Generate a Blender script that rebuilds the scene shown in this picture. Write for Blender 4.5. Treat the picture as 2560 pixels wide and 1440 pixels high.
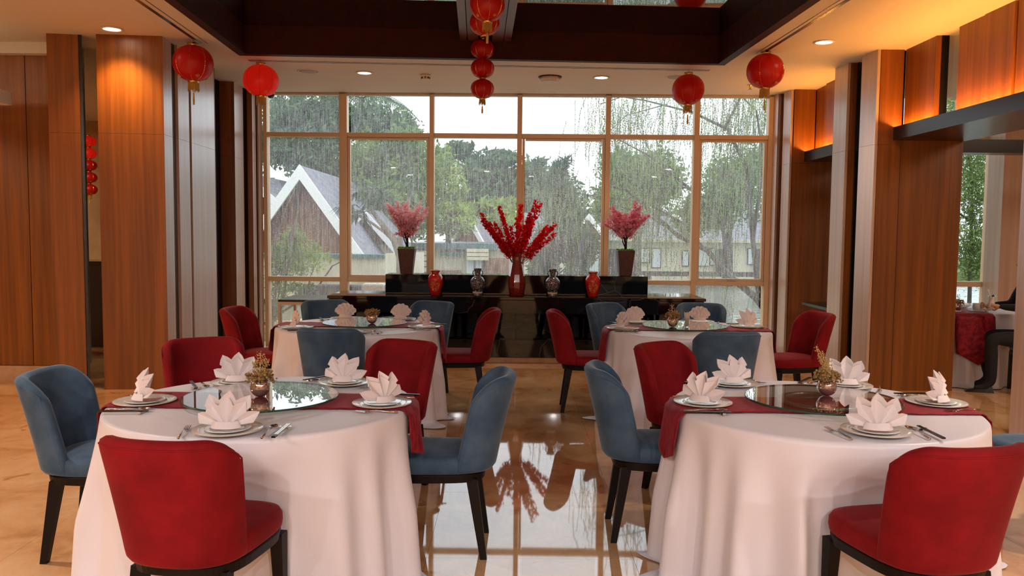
import bpy, bmesh, math, random
import numpy as np
from mathutils import Vector, Matrix
for o in list(bpy.data.objects): bpy.data.objects.remove(o)
SC = bpy.context.scene
COL = SC.collection
PI = math.pi
rnd = random.Random(7)

# ---------------------------------------------------------------- camera
cam_d = bpy.data.cameras.new('camera'); cam = bpy.data.objects.new('camera', cam_d); COL.objects.link(cam)
tilt = math.atan(139/2045.0); roll = 0.0095
f_ = Vector((0, math.cos(tilt), -math.sin(tilt))); r0 = Vector((1, 0, 0)); u0 = Vector((0, math.sin(tilt), math.cos(tilt)))
r_ = r0*math.cos(roll) + u0*math.sin(roll); u_ = -r0*math.sin(roll) + u0*math.cos(roll)
m = Matrix((r_, u_, -f_)).transposed().to_4x4(); m.translation = (0, 0, 1.57)
cam.matrix_world = m
cam_d.sensor_width = 36.0; cam_d.lens = 2045/2560*36.0; cam_d.clip_start = 0.05; cam_d.clip_end = 400
SC.camera = cam

# ---------------------------------------------------------------- world (overcast sky)
W = bpy.data.worlds.new('sky'); SC.world = W; W.use_nodes = True
nt = W.node_tree; bg = nt.nodes['Background']
tc = nt.nodes.new('ShaderNodeTexCoord'); sp = nt.nodes.new('ShaderNodeSeparateXYZ'); cr = nt.nodes.new('ShaderNodeValToRGB')
nt.links.new(tc.outputs['Generated'], sp.inputs[0]); nt.links.new(sp.outputs['Z'], cr.inputs[0]); nt.links.new(cr.outputs[0], bg.inputs[0])
cr.color_ramp.elements[0].position = 0.0; cr.color_ramp.elements[0].color = (.80, .86, .95, 1)
cr.color_ramp.elements[1].position = 1.0; cr.color_ramp.elements[1].color = (.92, .95, 1.0, 1)
bg.inputs[1].default_value = 1.1
SC.view_settings.view_transform = 'Standard'; SC.view_settings.look = 'None'
SC.view_settings.exposure = 1.0; SC.view_settings.gamma = 1.0; SC.view_settings.use_curve_mapping = False
cy = SC.cycles
cy.max_bounces = 6; cy.diffuse_bounces = 3; cy.glossy_bounces = 4; cy.transmission_bounces = 4; cy.transparent_max_bounces = 12
cy.caustics_reflective = False; cy.caustics_refractive = False; cy.sample_clamp_indirect = 4.0
cy.use_adaptive_sampling = True; cy.adaptive_threshold = 0.03; cy.use_denoising = True
cy.denoising_input_passes = 'RGB_ALBEDO_NORMAL'

def area(name, loc, rot, sx, sy, power, color, spread=PI):
    l = bpy.data.lights.new(name, 'AREA'); l.shape = 'ELLIPSE' if sx < .5 else 'RECTANGLE'; l.size = sx; l.size_y = sy; l.energy = power; l.color = color; l.spread = spread
    o = bpy.data.objects.new(name, l); o.location = loc; o.rotation_euler = rot; COL.objects.link(o); return o
# unseen fill lights added at ceiling height behind the camera
WARM = (1.0, .80, .62)
for x, y in [(-3.9, -1.2), (-1.3, -2.4), (1.3, -2.4), (3.9, -1.2), (-3.9, -4.2), (0, -4.4), (3.9, -4.2)]:
    area('rear_fill', (x, y, 3.38), (0, 0, 0), .17, .17, 54, (1.0, .94, .93))
area('side_fill', (-7.4, 5.0, 3.38), (0, 0, 0), 1.2, 3.0, 60, (1.0, .66, .38))  # soft fill lights added over the side areas, out of view
area('side_fill', (6.4, 6.0, 3.38), (0, 0, 0), 1.5, 1.5, 30, (1.0, .8, .6))
area('side_fill', (-7.0, 11.6, 3.20), (0, 0, 0), 1.2, 1.2, 25, (1.0, .75, .5))
# daylight sampling portal in the big window
pl = area('window_portal', (0.08, 11.18, 1.75), (-PI/2, 0, -0.019), 6.9, 3.4, 1, (1, 1, 1)); pl.data.cycles.is_portal = True

# ---------------------------------------------------------------- materials
def nodes(name):
    m_ = bpy.data.materials.new(name); m_.use_nodes = True
    return m_, m_.node_tree, m_.node_tree.nodes['Principled BSDF']
def setp(b, k, v):
    if k in b.inputs: b.inputs[k].default_value = v
def mat(name, c, rough=.5, metal=0, **kw):
    m_, nt, b = nodes(name)
    b.inputs['Base Color'].default_value = (*c, 1); b.inputs['Roughness'].default_value = rough; b.inputs['Metallic'].default_value = metal
    for k, v in kw.items(): setp(b, k.replace('_', ' '), v)
    return m_
def noise_mat(name, c1, c2, scale=(1, 1, 1), nscale=5, detail=4, rough=.5, lo=.35, hi=.65, bump=0, coord='world', c3=None, **kw):
    m_, nt, b = nodes(name); N = nt.nodes.new; L = nt.links.new
    if coord == 'world': g = N('ShaderNodeNewGeometry'); out = g.outputs['Position']
    else: g = N('ShaderNodeTexCoord'); out = g.outputs['Object']
    mp = N('ShaderNodeMapping'); mp.inputs['Scale'].default_value = scale; L(out, mp.inputs[0])
    n = N('ShaderNodeTexNoise'); n.inputs['Scale'].default_value = nscale; n.inputs['Detail'].default_value = detail; n.inputs['Roughness'].default_value = .6
    L(mp.outputs[0], n.inputs['Vector'])
    r = N('ShaderNodeValToRGB'); e = r.color_ramp.elements; e[0].position = lo; e[0].color = (*c1, 1); e[1].position = hi; e[1].color = (*c2, 1)
    if c3: q = e.new((lo+hi)/2); q.color = (*c3, 1)
    L(n.outputs['Fac'], r.inputs[0]); L(r.outputs[0], b.inputs['Base Color'])
    b.inputs['Roughness'].default_value = rough
    if bump:
        bp = N('ShaderNodeBump'); bp.inputs['Strength'].default_value = bump; bp.inputs['Distance'].default_value = .01
        L(n.outputs['Fac'], bp.inputs['Height']); L(bp.outputs[0], b.inputs['Normal'])
    for k, v in kw.items(): setp(b, k.replace('_', ' '), v)
    return m_
M = {}
M['wood'] = noise_mat('wood_veneer', (.13, .034, .003), (.29, .092, .010), (16, 16, .5), 1.0, 5, .42, .3, .7, c3=(.20, .062, .006), Coat_Weight=.10, Coat_Roughness=.3)
M['wood_sheen'] = noise_mat('veneer_with_sheen', (.46, .30, .22), (.64, .46, .36), (16, 16, .5), 1.0, 5, .32, .3, .7, Coat_Weight=1, Coat_Roughness=.3, Coat_IOR=1.9)  # same veneer, window sheen on the side faces put into a paler base
M['fascia'] = noise_mat('dark_mahogany', (.030, .004, .002), (.045, .006, .003), (8, 8, 8), 1, 3, .6, Specular_IOR_Level=.2)
M['beam'] = noise_mat('brown_beam_wood', (.11, .045, .035), (.15, .065, .05), (20, 1, 20), 1, 3, .4)
M['black'] = mat('black_lacquer', (.008, .007, .008), .25)
M['dark_frame'] = mat('dark_brown_wood', (.006, .0035, .0025), .45, Specular_IOR_Level=.2)
M['ceil'] = mat('ceiling_paint', (.74, .66, .58), .7)
M['white'] = mat('white_paint', (.75, .72, .68), .6)
M['beige_wall'] = noise_mat('beige_plaster', (.45, .30, .17), (.55, .38, .22), (1, 1, 1), 3, 4, .7)
M['frame'] = mat('bronze_window_frame', (.76, .56, .36), .4, .1)
M['frame_grey'] = mat('window_frame_side', (.62, .55, .48), .35, .2)
M['skirt'] = noise_mat('beige_marble_skirting', (.42, .25, .14), (.55, .36, .22), (1, 1, 1), 4, 5, .2)
M['red'] = noise_mat('red_velvet', (.16, .002, .005), (.245, .004, .008), (1, 1, 1), 5, 3, .8, Specular_IOR_Level=.2, Sheen_Weight=.15, Sheen_Roughness=.4, Sheen_Tint=(1, .25, .25, 1))
M['blue'] = noise_mat('blue_grey_velvet', (.036, .075, .130), (.070, .125, .195), (1, 1, 1), 6, 3, .8, Specular_IOR_Level=.25, Sheen_Weight=.3, Sheen_Roughness=.4, Sheen_Tint=(.7, .85, 1, 1))
M['cloth'] = mat('white_satin_cloth', (.80, .78, .85), .38, Sheen_Weight=.3, Sheen_Roughness=.4)
M['napkin'] = mat('white_napkin_linen', (.84, .76, .76), .75, Sheen_Weight=.2)
M['napkin_pink'] = mat('pale_pink_napkin_linen', (.80, .66, .62), .75, Sheen_Weight=.2)
M['runner'] = noise_mat('crimson_velvet_runner', (.13, .003, .008), (.34, .016, .030), (3, 14, 3), 6, 5, .6, Specular_IOR_Level=.2, Sheen_Weight=.25, Sheen_Roughness=.35, Sheen_Tint=(1, .3, .35, 1), bump=.25)
M['plate'] = mat('white_porcelain', (.88, .86, .83), .12, Coat_Weight=.6)
M['plate_rim'] = mat('cream_porcelain_rim', (.62, .52, .38), .25)
M['steel'] = mat('polished_steel', (.62, .58, .54), .14, 1.0)
M['gold'] = mat('gold_metal', (.75, .48, .16), .22, 1.0)
M['gold_thread'] = mat('yellow_gold_thread', (.62, .38, .035), .6, Sheen_Weight=.3)
M['stem'] = mat('dark_branch', (.025, .014, .014), .7)
M['bark'] = noise_mat('pale_grey_bark', (.16, .13, .10), (.30, .26, .21), (1, 1, 1), 9, 4, .85)
M['bark_dark'] = noise_mat('dark_bark', (.05, .045, .035), (.11, .10, .08), (1, 1, 1), 9, 4, .85)
M['moss'] = mat('green_moss', (.10, .30, .03), .9)
M['dry'] = noise_mat('dried_flower_heads', (.22, .12, .035), (.45, .28, .10), (1, 1, 1), 60, 2, .9)
M['dry_pale'] = mat('pale_dried_sprays', (.58, .40, .16), .9)
M['yellow_bud'] = mat('yellow_buds', (.75, .42, .05), .6)
M['red_glaze'] = noise_mat('red_glazed_ceramic', (.50, .010, .006), (.58, .018, .010), (1, 1, 1), 5, 2, .12, Coat_Weight=.8)
M['planter'] = noise_mat('dark_red_brown_weave', (.045, .012, .008), (.11, .032, .020), (1, 1, 1), 70, 2, .45, coord='object')
M['grey_edge'] = mat('brushed_edge_strip', (.35, .30, .28), .3, .6)
M['ac'] = mat('sensor_white_plastic', (.70, .66, .60), .5)
M['speaker'] = mat('speaker_mesh', (.42, .38, .33), .6)
M['mirror_dark'] = mat('tinted_ceiling_mirror', (.42, .44, .43), .0, 1.0)
M['mirror_strip'] = mat('smoked_mirror', (.035, .04, .04), .02, 1.0)
M['skin'] = mat('skin', (.55, .30, .20), .5, Subsurface_Weight=.05)
M['black_cloth'] = mat('black_clothing_cloth', (.008, .008, .010), .85)
M['grey_top'] = mat('charcoal_knit_top', (.040, .042, .048), .9)
M['hair'] = mat('black_hair', (.010, .008, .007), .4)

def marble_black():
    m_, nt, b = nodes('black_veined_marble'); N = nt.nodes.new; L = nt.links.new
    g = N('ShaderNodeNewGeometry'); n0 = N('ShaderNodeTexNoise'); n0.inputs['Scale'].default_value = 1.4; n0.inputs['Detail'].default_value = 3
    mx = N('ShaderNodeVectorMath'); mx.operation = 'SCALE'; mx.inputs['Scale'].default_value = .55
    ad = N('ShaderNodeVectorMath'); ad.operation = 'ADD'
    L(g.outputs['Position'], n0.inputs['Vector']); L(n0.outputs['Color'], mx.inputs[0]); L(mx.outputs[0], ad.inputs[0]); L(g.outputs['Position'], ad.inputs[1])
    v = N('ShaderNodeTexVoronoi'); v.feature = 'DISTANCE_TO_EDGE'; v.inputs['Scale'].default_value = 1.3; L(ad.outputs[0], v.inputs['Vector'])
    r = N('ShaderNodeValToRGB'); r.color_ramp.elements[0].position = 0; r.color_ramp.elements[0].color = (.13, .11, .10, 1); r.color_ramp.elements[1].position = .005; r.color_ramp.elements[1].color = (.006, .006, .007, 1)
    L(v.outputs['Distance'], r.inputs[0])
    n2 = N('ShaderNodeTexNoise'); n2.inputs['Scale'].default_value = 1.1; L(g.outputs['Position'], n2.inputs['Vector'])
    r2 = N('ShaderNodeValToRGB'); r2.color_ramp.elements[0].position = .46; r2.color_ramp.elements[1].position = .58; L(n2.outputs['Fac'], r2.inputs[0])
    mm = N('ShaderNodeMixRGB'); mm.inputs[1].default_value = (.006, .006, .007, 1); L(r2.outputs[0], mm.inputs[0]); L(r.outputs[0], mm.inputs[2])
    L(mm.outputs[0], b.inputs['Base Color']); b.inputs['Roughness'].default_value = .05
    return m_
M['marble'] = marble_black()

def floor_mat():
    m_, nt, b = nodes('polished_cream_marble'); N = nt.nodes.new; L = nt.links.new
    g = N('ShaderNodeNewGeometry'); n = N('ShaderNodeTexNoise'); n.inputs['Scale'].default_value = 1.8; n.inputs['Detail'].default_value = 8; n.inputs['Roughness'].default_value = .62; n.inputs['Distortion'].default_value = .6
    L(g.outputs['Position'], n.inputs['Vector'])
    r = N('ShaderNodeValToRGB'); e = r.color_ramp.elements; e[0].position = .3; e[0].color = (.45, .20, .075, 1); e[1].position = .7; e[1].color = (.80, .54, .31, 1); q = e.new(.5); q.color = (.70, .40, .19, 1)
    L(n.outputs['Fac'], r.inputs[0])
    n2 = N('ShaderNodeTexNoise'); n2.inputs['Scale'].default_value = 3.2; n2.inputs['Detail'].default_value = 6; n2.inputs['Distortion'].default_value = 1.5; L(g.outputs['Position'], n2.inputs['Vector'])
    r2 = N('ShaderNodeValToRGB'); r2.color_ramp.elements[0].position = .29; r2.color_ramp.elements[0].color = (.72, .56, .46, 1); r2.color_ramp.elements[1].position = .36; r2.color_ramp.elements[1].color = (1, 1, 1, 1)
    L(n2.outputs['Fac'], r2.inputs[0])
    mm = N('ShaderNodeMixRGB'); mm.blend_type = 'MULTIPLY'; mm.inputs[0].default_value = 1; L(r.outputs[0], mm.inputs[1]); L(r2.outputs[0], mm.inputs[2])
    L(mm.outputs[0], b.inputs['Base Color']); b.inputs['Roughness'].default_value = .03; setp(b, 'IOR', 2.4)
    return m_
M['floor'] = floor_mat()

def glass_mat(name, streak=0.0, tint=(1, 1, 1), haze=.04, refl=1.0):
    m_ = bpy.data.materials.new(name); m_.use_nodes = True; nt = m_.node_tree; nt.nodes.clear(); N = nt.nodes.new; L = nt.links.new
    out = N('ShaderNodeOutputMaterial'); t = N('ShaderNodeBsdfTransparent'); t.inputs[0].default_value = (*tint, 1)
    g = N('ShaderNodeBsdfGlossy'); g.inputs['Roughness'].default_value = 0.0; g.inputs[0].default_value = (1, 1, 1, 1)
    fr = N('ShaderNodeFresnel'); fr.inputs[0].default_value = 1.45
    mu = N('ShaderNodeMath'); mu.operation = 'MULTIPLY'; mu.inputs[1].default_value = refl; L(fr.outputs[0], mu.inputs[0])
    gb_ = N('ShaderNodeNewGeometry'); inv = N('ShaderNodeMath'); inv.operation = 'SUBTRACT'; inv.inputs[0].default_value = 1; L(gb_.outputs['Backfacing'], inv.inputs[1])
    mf = N('ShaderNodeMath'); mf.operation = 'MULTIPLY'; L(mu.outputs[0], mf.inputs[0]); L(inv.outputs[0], mf.inputs[1]); mf.use_clamp = True
    mx = N('ShaderNodeMixShader'); L(mf.outputs[0], mx.inputs[0]); L(t.outputs[0], mx.inputs[1]); L(g.outputs[0], mx.inputs[2])
    last = mx
    if streak:
        geo = N('ShaderNodeNewGeometry')
        mp = N('ShaderNodeMapping'); mp.inputs['Scale'].default_value = (120, 120, 5.0); L(geo.outputs['Position'], mp.inputs[0])
        n1 = N('ShaderNodeTexNoise'); n1.inputs['Scale'].default_value = 1; n1.inputs['Detail'].default_value = 3; L(mp.outputs[0], n1.inputs['Vector'])
        n2 = N('ShaderNodeTexNoise'); n2.inputs['Scale'].default_value = 110; n2.inputs['Detail'].default_value = 3; L(geo.outputs['Position'], n2.inputs['Vector'])
        n3 = N('ShaderNodeTexNoise'); n3.inputs['Scale'].default_value = .6; L(geo.outputs['Position'], n3.inputs['Vector'])
        a = N('ShaderNodeMath'); a.operation = 'ADD'; L(n1.outputs['Fac'], a.inputs[0]); L(n2.outputs['Fac'], a.inputs[1])
        a2 = N('ShaderNodeMath'); a2.operation = 'MULTIPLY_ADD'; L(n3.outputs['Fac'], a2.inputs[0]); a2.inputs[1].default_value = .22; L(a.outputs[0], a2.inputs[2])
        mr = N('ShaderNodeMapRange'); mr.inputs['From Min'].default_value = .98; mr.inputs['From Max'].default_value = 1.34; mr.inputs['To Min'].default_value = haze; mr.inputs['To Max'].default_value = streak
        L(a2.outputs[0], mr.inputs[0])
        tl = N('ShaderNodeBsdfTranslucent'); tl.inputs[0].default_value = (.85, .87, .90, 1)
        ms = N('ShaderNodeMath'); ms.operation = 'MULTIPLY'; L(mr.outputs[0], ms.inputs[0]); L(inv.outputs[0], ms.inputs[1]); m2 = N('ShaderNodeMixShader'); L(ms.outputs[0], m2.inputs[0]); L(mx.outputs[0], m2.inputs[1]); L(tl.outputs[0], m2.inputs[2]); last = m2
    L(last.outputs[0], out.inputs[0])
    return m_
M['rain_glass'] = glass_mat('rain_streaked_glass', .36, (.97, .99, .98), .09)  # streaks are rain; the haze term stands in for hazy air outside
M['clear_glass'] = glass_mat('thin_clear_glass', 0, (.95, .97, .96))
M['susan_glass'] = glass_mat('turntable_glass', 0, (.90, .95, .92), 0, 2.0)
M['glass_edge'] = mat('green_glass_edge', (.02, .07, .05), .1)

def emit(name, c, s):
    m_ = bpy.data.materials.new(name); m_.use_nodes = True; nt = m_.node_tree; nt.nodes.clear()
    o = nt.nodes.new('ShaderNodeOutputMaterial'); e = nt.nodes.new('ShaderNodeEmission'); e.inputs[0].default_value = (*c, 1); e.inputs[1].default_value = s; nt.links.new(e.outputs[0], o.inputs[0]); return m_
M['lamp'] = emit('lamp_lens_glow', (1, .86, .66), 9)
M['led'] = emit('amber_led_glow', (1, .40, .07), 65)

def lantern_mat(name, c, transl, glow=0):
    m_ = bpy.data.materials.new(name); m_.use_nodes = True; nt = m_.node_tree; nt.nodes.clear(); N = nt.nodes.new; L = nt.links.new
    out = N('ShaderNodeOutputMaterial'); d = N('ShaderNodeBsdfPrincipled'); d.inputs['Base Color'].default_value = (*c, 1); d.inputs['Roughness'].default_value = .35
    t = N('ShaderNodeBsdfTranslucent'); t.inputs[0].default_value = (min(1, c[0]*1.6), c[1]*1.5, c[2]*1.2, 1)
    x = N('ShaderNodeMixShader'); x.inputs[0].default_value = transl; L(d.outputs[0], x.inputs[1]); L(t.outputs[0], x.inputs[2])
    last = x
    if glow:
        e = N('ShaderNodeEmission'); e.inputs[0].default_value = (1, .03, .01, 1); e.inputs[1].default_value = glow
        a = N('ShaderNodeAddShader'); L(x.outputs[0], a.inputs[0]); L(e.outputs[0], a.inputs[1]); last = a
    L(last.outputs[0], out.inputs[0]); return m_
M['lantern'] = lantern_mat('red_lantern_silk', (.62, .008, .008), .35)
M['lantern_lit'] = lantern_mat('lit_red_lantern_silk', (.72, .015, .012), .5, .07)
M['lantern_seam'] = mat('dark_red_lantern_seam', (.16, .004, .004), .6)

def leafm(name, c1, c2, tr=.35):
    m_ = bpy.data.materials.new(name); m_.use_nodes = True; nt = m_.node_tree; nt.nodes.clear(); N = nt.nodes.new; L = nt.links.new
    out = N('ShaderNodeOutputMaterial'); g = N('ShaderNodeNewGeometry'); n = N('ShaderNodeTexNoise'); n.inputs['Scale'].default_value = 1.3; n.inputs['Detail'].default_value = 5; L(g.outputs['Position'], n.inputs['Vector'])
    r = N('ShaderNodeValToRGB'); r.color_ramp.elements[0].position = .38; r.color_ramp.elements[0].color = (*c1, 1); r.color_ramp.elements[1].position = .62; r.color_ramp.elements[1].color = (*c2, 1); L(n.outputs['Fac'], r.inputs[0])
    d = N('ShaderNodeBsdfDiffuse'); t = N('ShaderNodeBsdfTranslucent'); L(r.outputs[0], d.inputs[0]); L(r.outputs[0], t.inputs[0])
    x = N('ShaderNodeMixShader'); x.inputs[0].default_value = tr; L(d.outputs[0], x.inputs[1]); L(t.outputs[0], x.inputs[2]); L(x.outputs[0], out.inputs[0]); return m_
M['leaf_dark'] = leafm('dark_blue_green_leaves', (.055, .11, .055), (.15, .25, .12))
M['leaf_mid'] = leafm('mid_green_leaves', (.080, .150, .035), (.24, .35, .10))
M['leaf_yel'] = leafm('yellow_green_leaves', (.18, .28, .05), (.42, .54, .14))
M['leaf_willow'] = leafm('willow_leaves', (.14, .21, .06), (.32, .42, .16))
M['red_blossom'] = leafm('red_blossom_petals', (.62, .008, .016), (.85, .02, .03), .45); M['pink_blossom'] = leafm('pink_blossom_petals', (.86, .32, .44), (.98, .66, .74), .5)
M['cream'] = noise_mat('stained_cream_render', (.50, .44, .31), (.68, .62, .47), (1.5, 1.5, .5), 1.2, 5, .85)
M['cream2'] = mat('cream_render', (.66, .60, .46), .85)
M['roof'] = noise_mat('grey_slate_roof', (.15, .15, .185), (.24, .24, .285), (1, 1, 4), 2, 4, .6)
M['gutter'] = mat('teal_gutter_metal', (.05, .14, .14), .4)
M['siding'] = noise_mat('brown_timber_siding', (.16, .065, .03), (.30, .13, .065), (12, 12, .3), 1, 4, .7)
M['fasciaw'] = mat('white_bargeboard', (.80, .80, .80), .6)
M['dark_open'] = mat('shaded_window_opening', (.05, .04, .035), .4)
M['curtain'] = noise_mat('pale_window_curtain', (.50, .56, .58), (.70, .74, .75), (9, 9, .1), 1, 2, .8)
M['grass'] = noise_mat('lawn_ground', (.10, .15, .05), (.20, .26, .10), (1, 1, 1), 2, 4, .95)
M['rail'] = mat('dark_metal_railing', (.03, .03, .03), .5)
M['sofa'] = mat('grey_outdoor_fabric', (.20, .22, .25), .9)
def water_mat():
    m_, nt, b = nodes('pond_water'); N = nt.nodes.new; L = nt.links.new
    b.inputs['Base Color'].default_value = (.16, .20, .17, 1); b.inputs['Roughness'].default_value = .08
    n = N('ShaderNodeTexNoise'); n.inputs['Scale'].default_value = 1.6; n.inputs['Detail'].default_value = 5; g = N('ShaderNodeNewGeometry'); L(g.outputs['Position'], n.inputs['Vector'])
    bp = N('ShaderNodeBump'); bp.inputs['Strength'].default_value = .5; bp.inputs['Distance'].default_value = .1; L(n.outputs['Fac'], bp.inputs['Height']); L(bp.outputs[0], b.inputs['Normal'])
    return m_
M['water'] = water_mat()

# ---------------------------------------------------------------- helpers
def mesh(name, v, f, mt, smooth=False):
    me = bpy.data.meshes.new(name); me.from_pydata([tuple(p) for p in v], [], f); me.update()
    if mt is not None: me.materials.append(M[mt] if isinstance(mt, str) else mt)
    if smooth: me.polygons.foreach_set('use_smooth', [True]*len(me.polygons))
    return me
def link(name, me, parent=None, loc=(0, 0, 0), rot=(0, 0, 0), label=None, cat=None, group=None, kind=None):
    o = bpy.data.objects.new(name, me); COL.objects.link(o); o.location = loc; o.rotation_euler = rot
    if parent is not None: o.parent = parent
    tag(o, label, cat, group, kind); return o
def tag(o, label=None, cat=None, group=None, kind=None):
    if label: o['label'] = label
    if cat: o['category'] = cat
    if group: o['group'] = group
    if kind: o['kind'] = kind
    return o
def thing(name, label, cat, loc=(0, 0, 0), rz=0, group=None):
    o = bpy.data.objects.new(name, None); COL.objects.link(o); o.empty_display_size = .1
    o.location = loc; o.rotation_euler = (0, 0, rz); return tag(o, label, cat, group)
def dup(o, loc, rz=None, label=None, group=None, rot=None):
    def cp(a, p):
        c = a.copy(); COL.objects.link(c); c.parent = p
        for ch in kids.get(a, []): cp(ch, c)
        return c
    kids = {}
    for q in o.children_recursive: kids.setdefault(q.parent, []).append(q)
    c = cp(o, None); c.location = loc
    if rz is not None: c.rotation_euler = (0, 0, rz)
    if rot is not None: c.rotation_euler = rot
    if label: c['label'] = label
    if group: c['group'] = group
    return c
class MB:
    def __init__(s): s.v = []; s.f = []
    def box(s, a, b):
        (x0, y0, z0), (x1, y1, z1) = a, b; n = len(s.v)
        s.v += [(x0, y0, z0), (x1, y0, z0), (x1, y1, z0), (x0, y1, z0), (x0, y0, z1), (x1, y0, z1), (x1, y1, z1), (x0, y1, z1)]
        s.f += [tuple(n+i for i in q) for q in ((3, 2, 1, 0), (4, 5, 6, 7), (0, 1, 5, 4), (1, 2, 6, 5), (2, 3, 7, 6), (3, 0, 4, 7))]; return s
    def prism(s, poly, z0, z1):
        n = len(s.v); k = len(poly)
        a = sum(poly[i][0]*poly[(i+1) % k][1]-poly[(i+1) % k][0]*poly[i][1] for i in range(k))
        if a < 0: poly = poly[::-1]
        s.v += [(p[0], p[1], z0) for p in poly]+[(p[0], p[1], z1) for p in poly]
        s.f += [tuple(n+i for i in range(k-1, -1, -1)), tuple(n+k+i for i in range(k))]
        s.f += [(n+i, n+(i+1) % k, n+k+(i+1) % k, n+k+i) for i in range(k)]; return s
    def hexa(s, b, t):
        n = len(s.v); s.v += list(b)+list(t)
        s.f += [tuple(n+i for i in q) for q in ((3, 2, 1, 0), (4, 5, 6, 7), (0, 1, 5, 4), (1, 2, 6, 5), (2, 3, 7, 6), (3, 0, 4, 7))]; return s
    def tube(s, pts, rad, seg=8, cap=True):
        pts = [Vector(p) for p in pts]; n0 = len(s.v); rs = rad if hasattr(rad, '__len__') else [rad]*len(pts)
        up = None
        for i, p in enumerate(pts):
            d = (pts[min(i+1, len(pts)-1)]-pts[max(i-1, 0)]).normalized()
            if up is None: up = Vector((0, 0, 1)) if abs(d.z) < .9 else Vector((1, 0, 0))
            a = d.cross(up).normalized(); b = a.cross(d).normalized(); up = b
            for j in range(seg):
                t = 2*PI*j/seg; s.v.append(tuple(p+(a*math.cos(t)+b*math.sin(t))*rs[i]))
        for i in range(len(pts)-1):
            for j in range(seg):
                s.f.append((n0+i*seg+j, n0+(i+1)*seg+j, n0+(i+1)*seg+(j+1) % seg, n0+i*seg+(j+1) % seg))
        if cap:
            s.f.append(tuple(n0+j for j in range(seg))); e = n0+(len(pts)-1)*seg; s.f.append(tuple(e+j for j in range(seg-1, -1, -1)))
        return s
    def lathe(s, prof, seg=32, c=(0, 0, 0), cap=True):
        n0 = len(s.v)
        for r, z in prof:
            for j in range(seg):
                t = 2*PI*j/seg; s.v.append((c[0]+r*math.cos(t), c[1]+r*math.sin(t), c[2]+z))
        for i in range(len(prof)-1):
            for j in range(seg): s.f.append((n0+i*seg+j, n0+i*seg+(j+1) % seg, n0+(i+1)*seg+(j+1) % seg, n0+(i+1)*seg+j))
        if cap:
            if prof[0][0] > 1e-4: s.f.append(tuple(n0+j for j in range(seg-1, -1, -1)))
            if prof[-1][0] > 1e-4: e = n0+(len(prof)-1)*seg; s.f.append(tuple(e+j for j in range(seg)))
        return s
    def blob(s, c, r, q=(1, 1, 1)):
        n = len(s.v); t = .5
        for d in ((0, 0, 1), (.9, 0, .4), (.28, .85, .4), (-.72, .53, .4), (-.72, -.53, .4), (.28, -.85, .4), (.72, .53, -.4), (-.28, .85, -.4), (-.9, 0, -.4), (-.28, -.85, -.4), (.72, -.53, -.4), (0, 0, -1)):
            s.v.append((c[0]+d[0]*r*q[0], c[1]+d[1]*r*q[1], c[2]+d[2]*r*q[2]))
        for i in range(5):
            j = (i+1) % 5
            s.f += [(n, n+1+i, n+1+j), (n+11, n+6+j, n+6+i), (n+1+i, n+6+i, n+1+j), (n+1+j, n+6+i, n+6+j)]
        return s
    def make(s, name, mt, parent=None, smooth=False, **kw):
        return link(name, mesh(name, s.v, s.f, mt, smooth), parent, **kw)
def bevel(o, w=.004, seg=2):
    b = o.modifiers.new('bevel', 'BEVEL'); b.width = w; b.segments = seg; b.limit_method = 'ANGLE'; return o
def baked(name, v, f, mt, mods, smooth=True):
    """mesh data with modifiers applied, so that copies can share it"""
    o = bpy.data.objects.new(name, mesh(name, v, f, mt, True)); COL.objects.link(o)
    for t, kw in mods:
        md = o.modifiers.new(t, t)
        for k, x in kw.items(): setattr(md, k, x)
    dg = bpy.context.evaluated_depsgraph_get(); me = bpy.data.meshes.new_from_object(o.evaluated_get(dg)); me.name = name
    me.polygons.foreach_set('use_smooth', [smooth]*len(me.polygons))
    bpy.data.objects.remove(o); return me
def nrm(dx, dy): l = math.hypot(dx, dy); return dx/l, dy/l

CZ = 3.41
#==STRUCTURE==
# ---------------------------------------------------------------- floor: slab with polished tiles
fl = MB().box((-10, -6, -.25), (9.2, 14.2, -.012)).make('floor', 'skirt', kind='structure')
TS = 1.0
tile = mesh('tile', [(-.4996, -.4996, -.012), (.4996, -.4996, -.012), (.4996, .4996, -.012), (-.4996, .4996, -.012), (-.4993, -.4993, 0), (.4993, -.4993, 0), (.4993, .4993, 0), (-.4993, .4993, 0)],
            [(4, 5, 6, 7), (0, 1, 5, 4), (1, 2, 6, 5), (2, 3, 7, 6), (3, 0, 4, 7)], 'floor')
for i in range(-6, 7):
    for j in range(2, 11): link('tile', tile, fl, (i+.1, j+.35, 0))
b = MB()   # plain paving beyond the tiles that show
b.box((-10, -6, -.012), (9.2, 1.85, 0)); b.box((-10, 10.85, -.012), (9.2, 14.2, 0)); b.box((-10, 1.85, -.012), (-6.4, 10.85, 0)); b.box((6.6, 1.85, -.012), (9.2, 10.85, 0))
b.make('paving', 'floor', fl)

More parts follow.
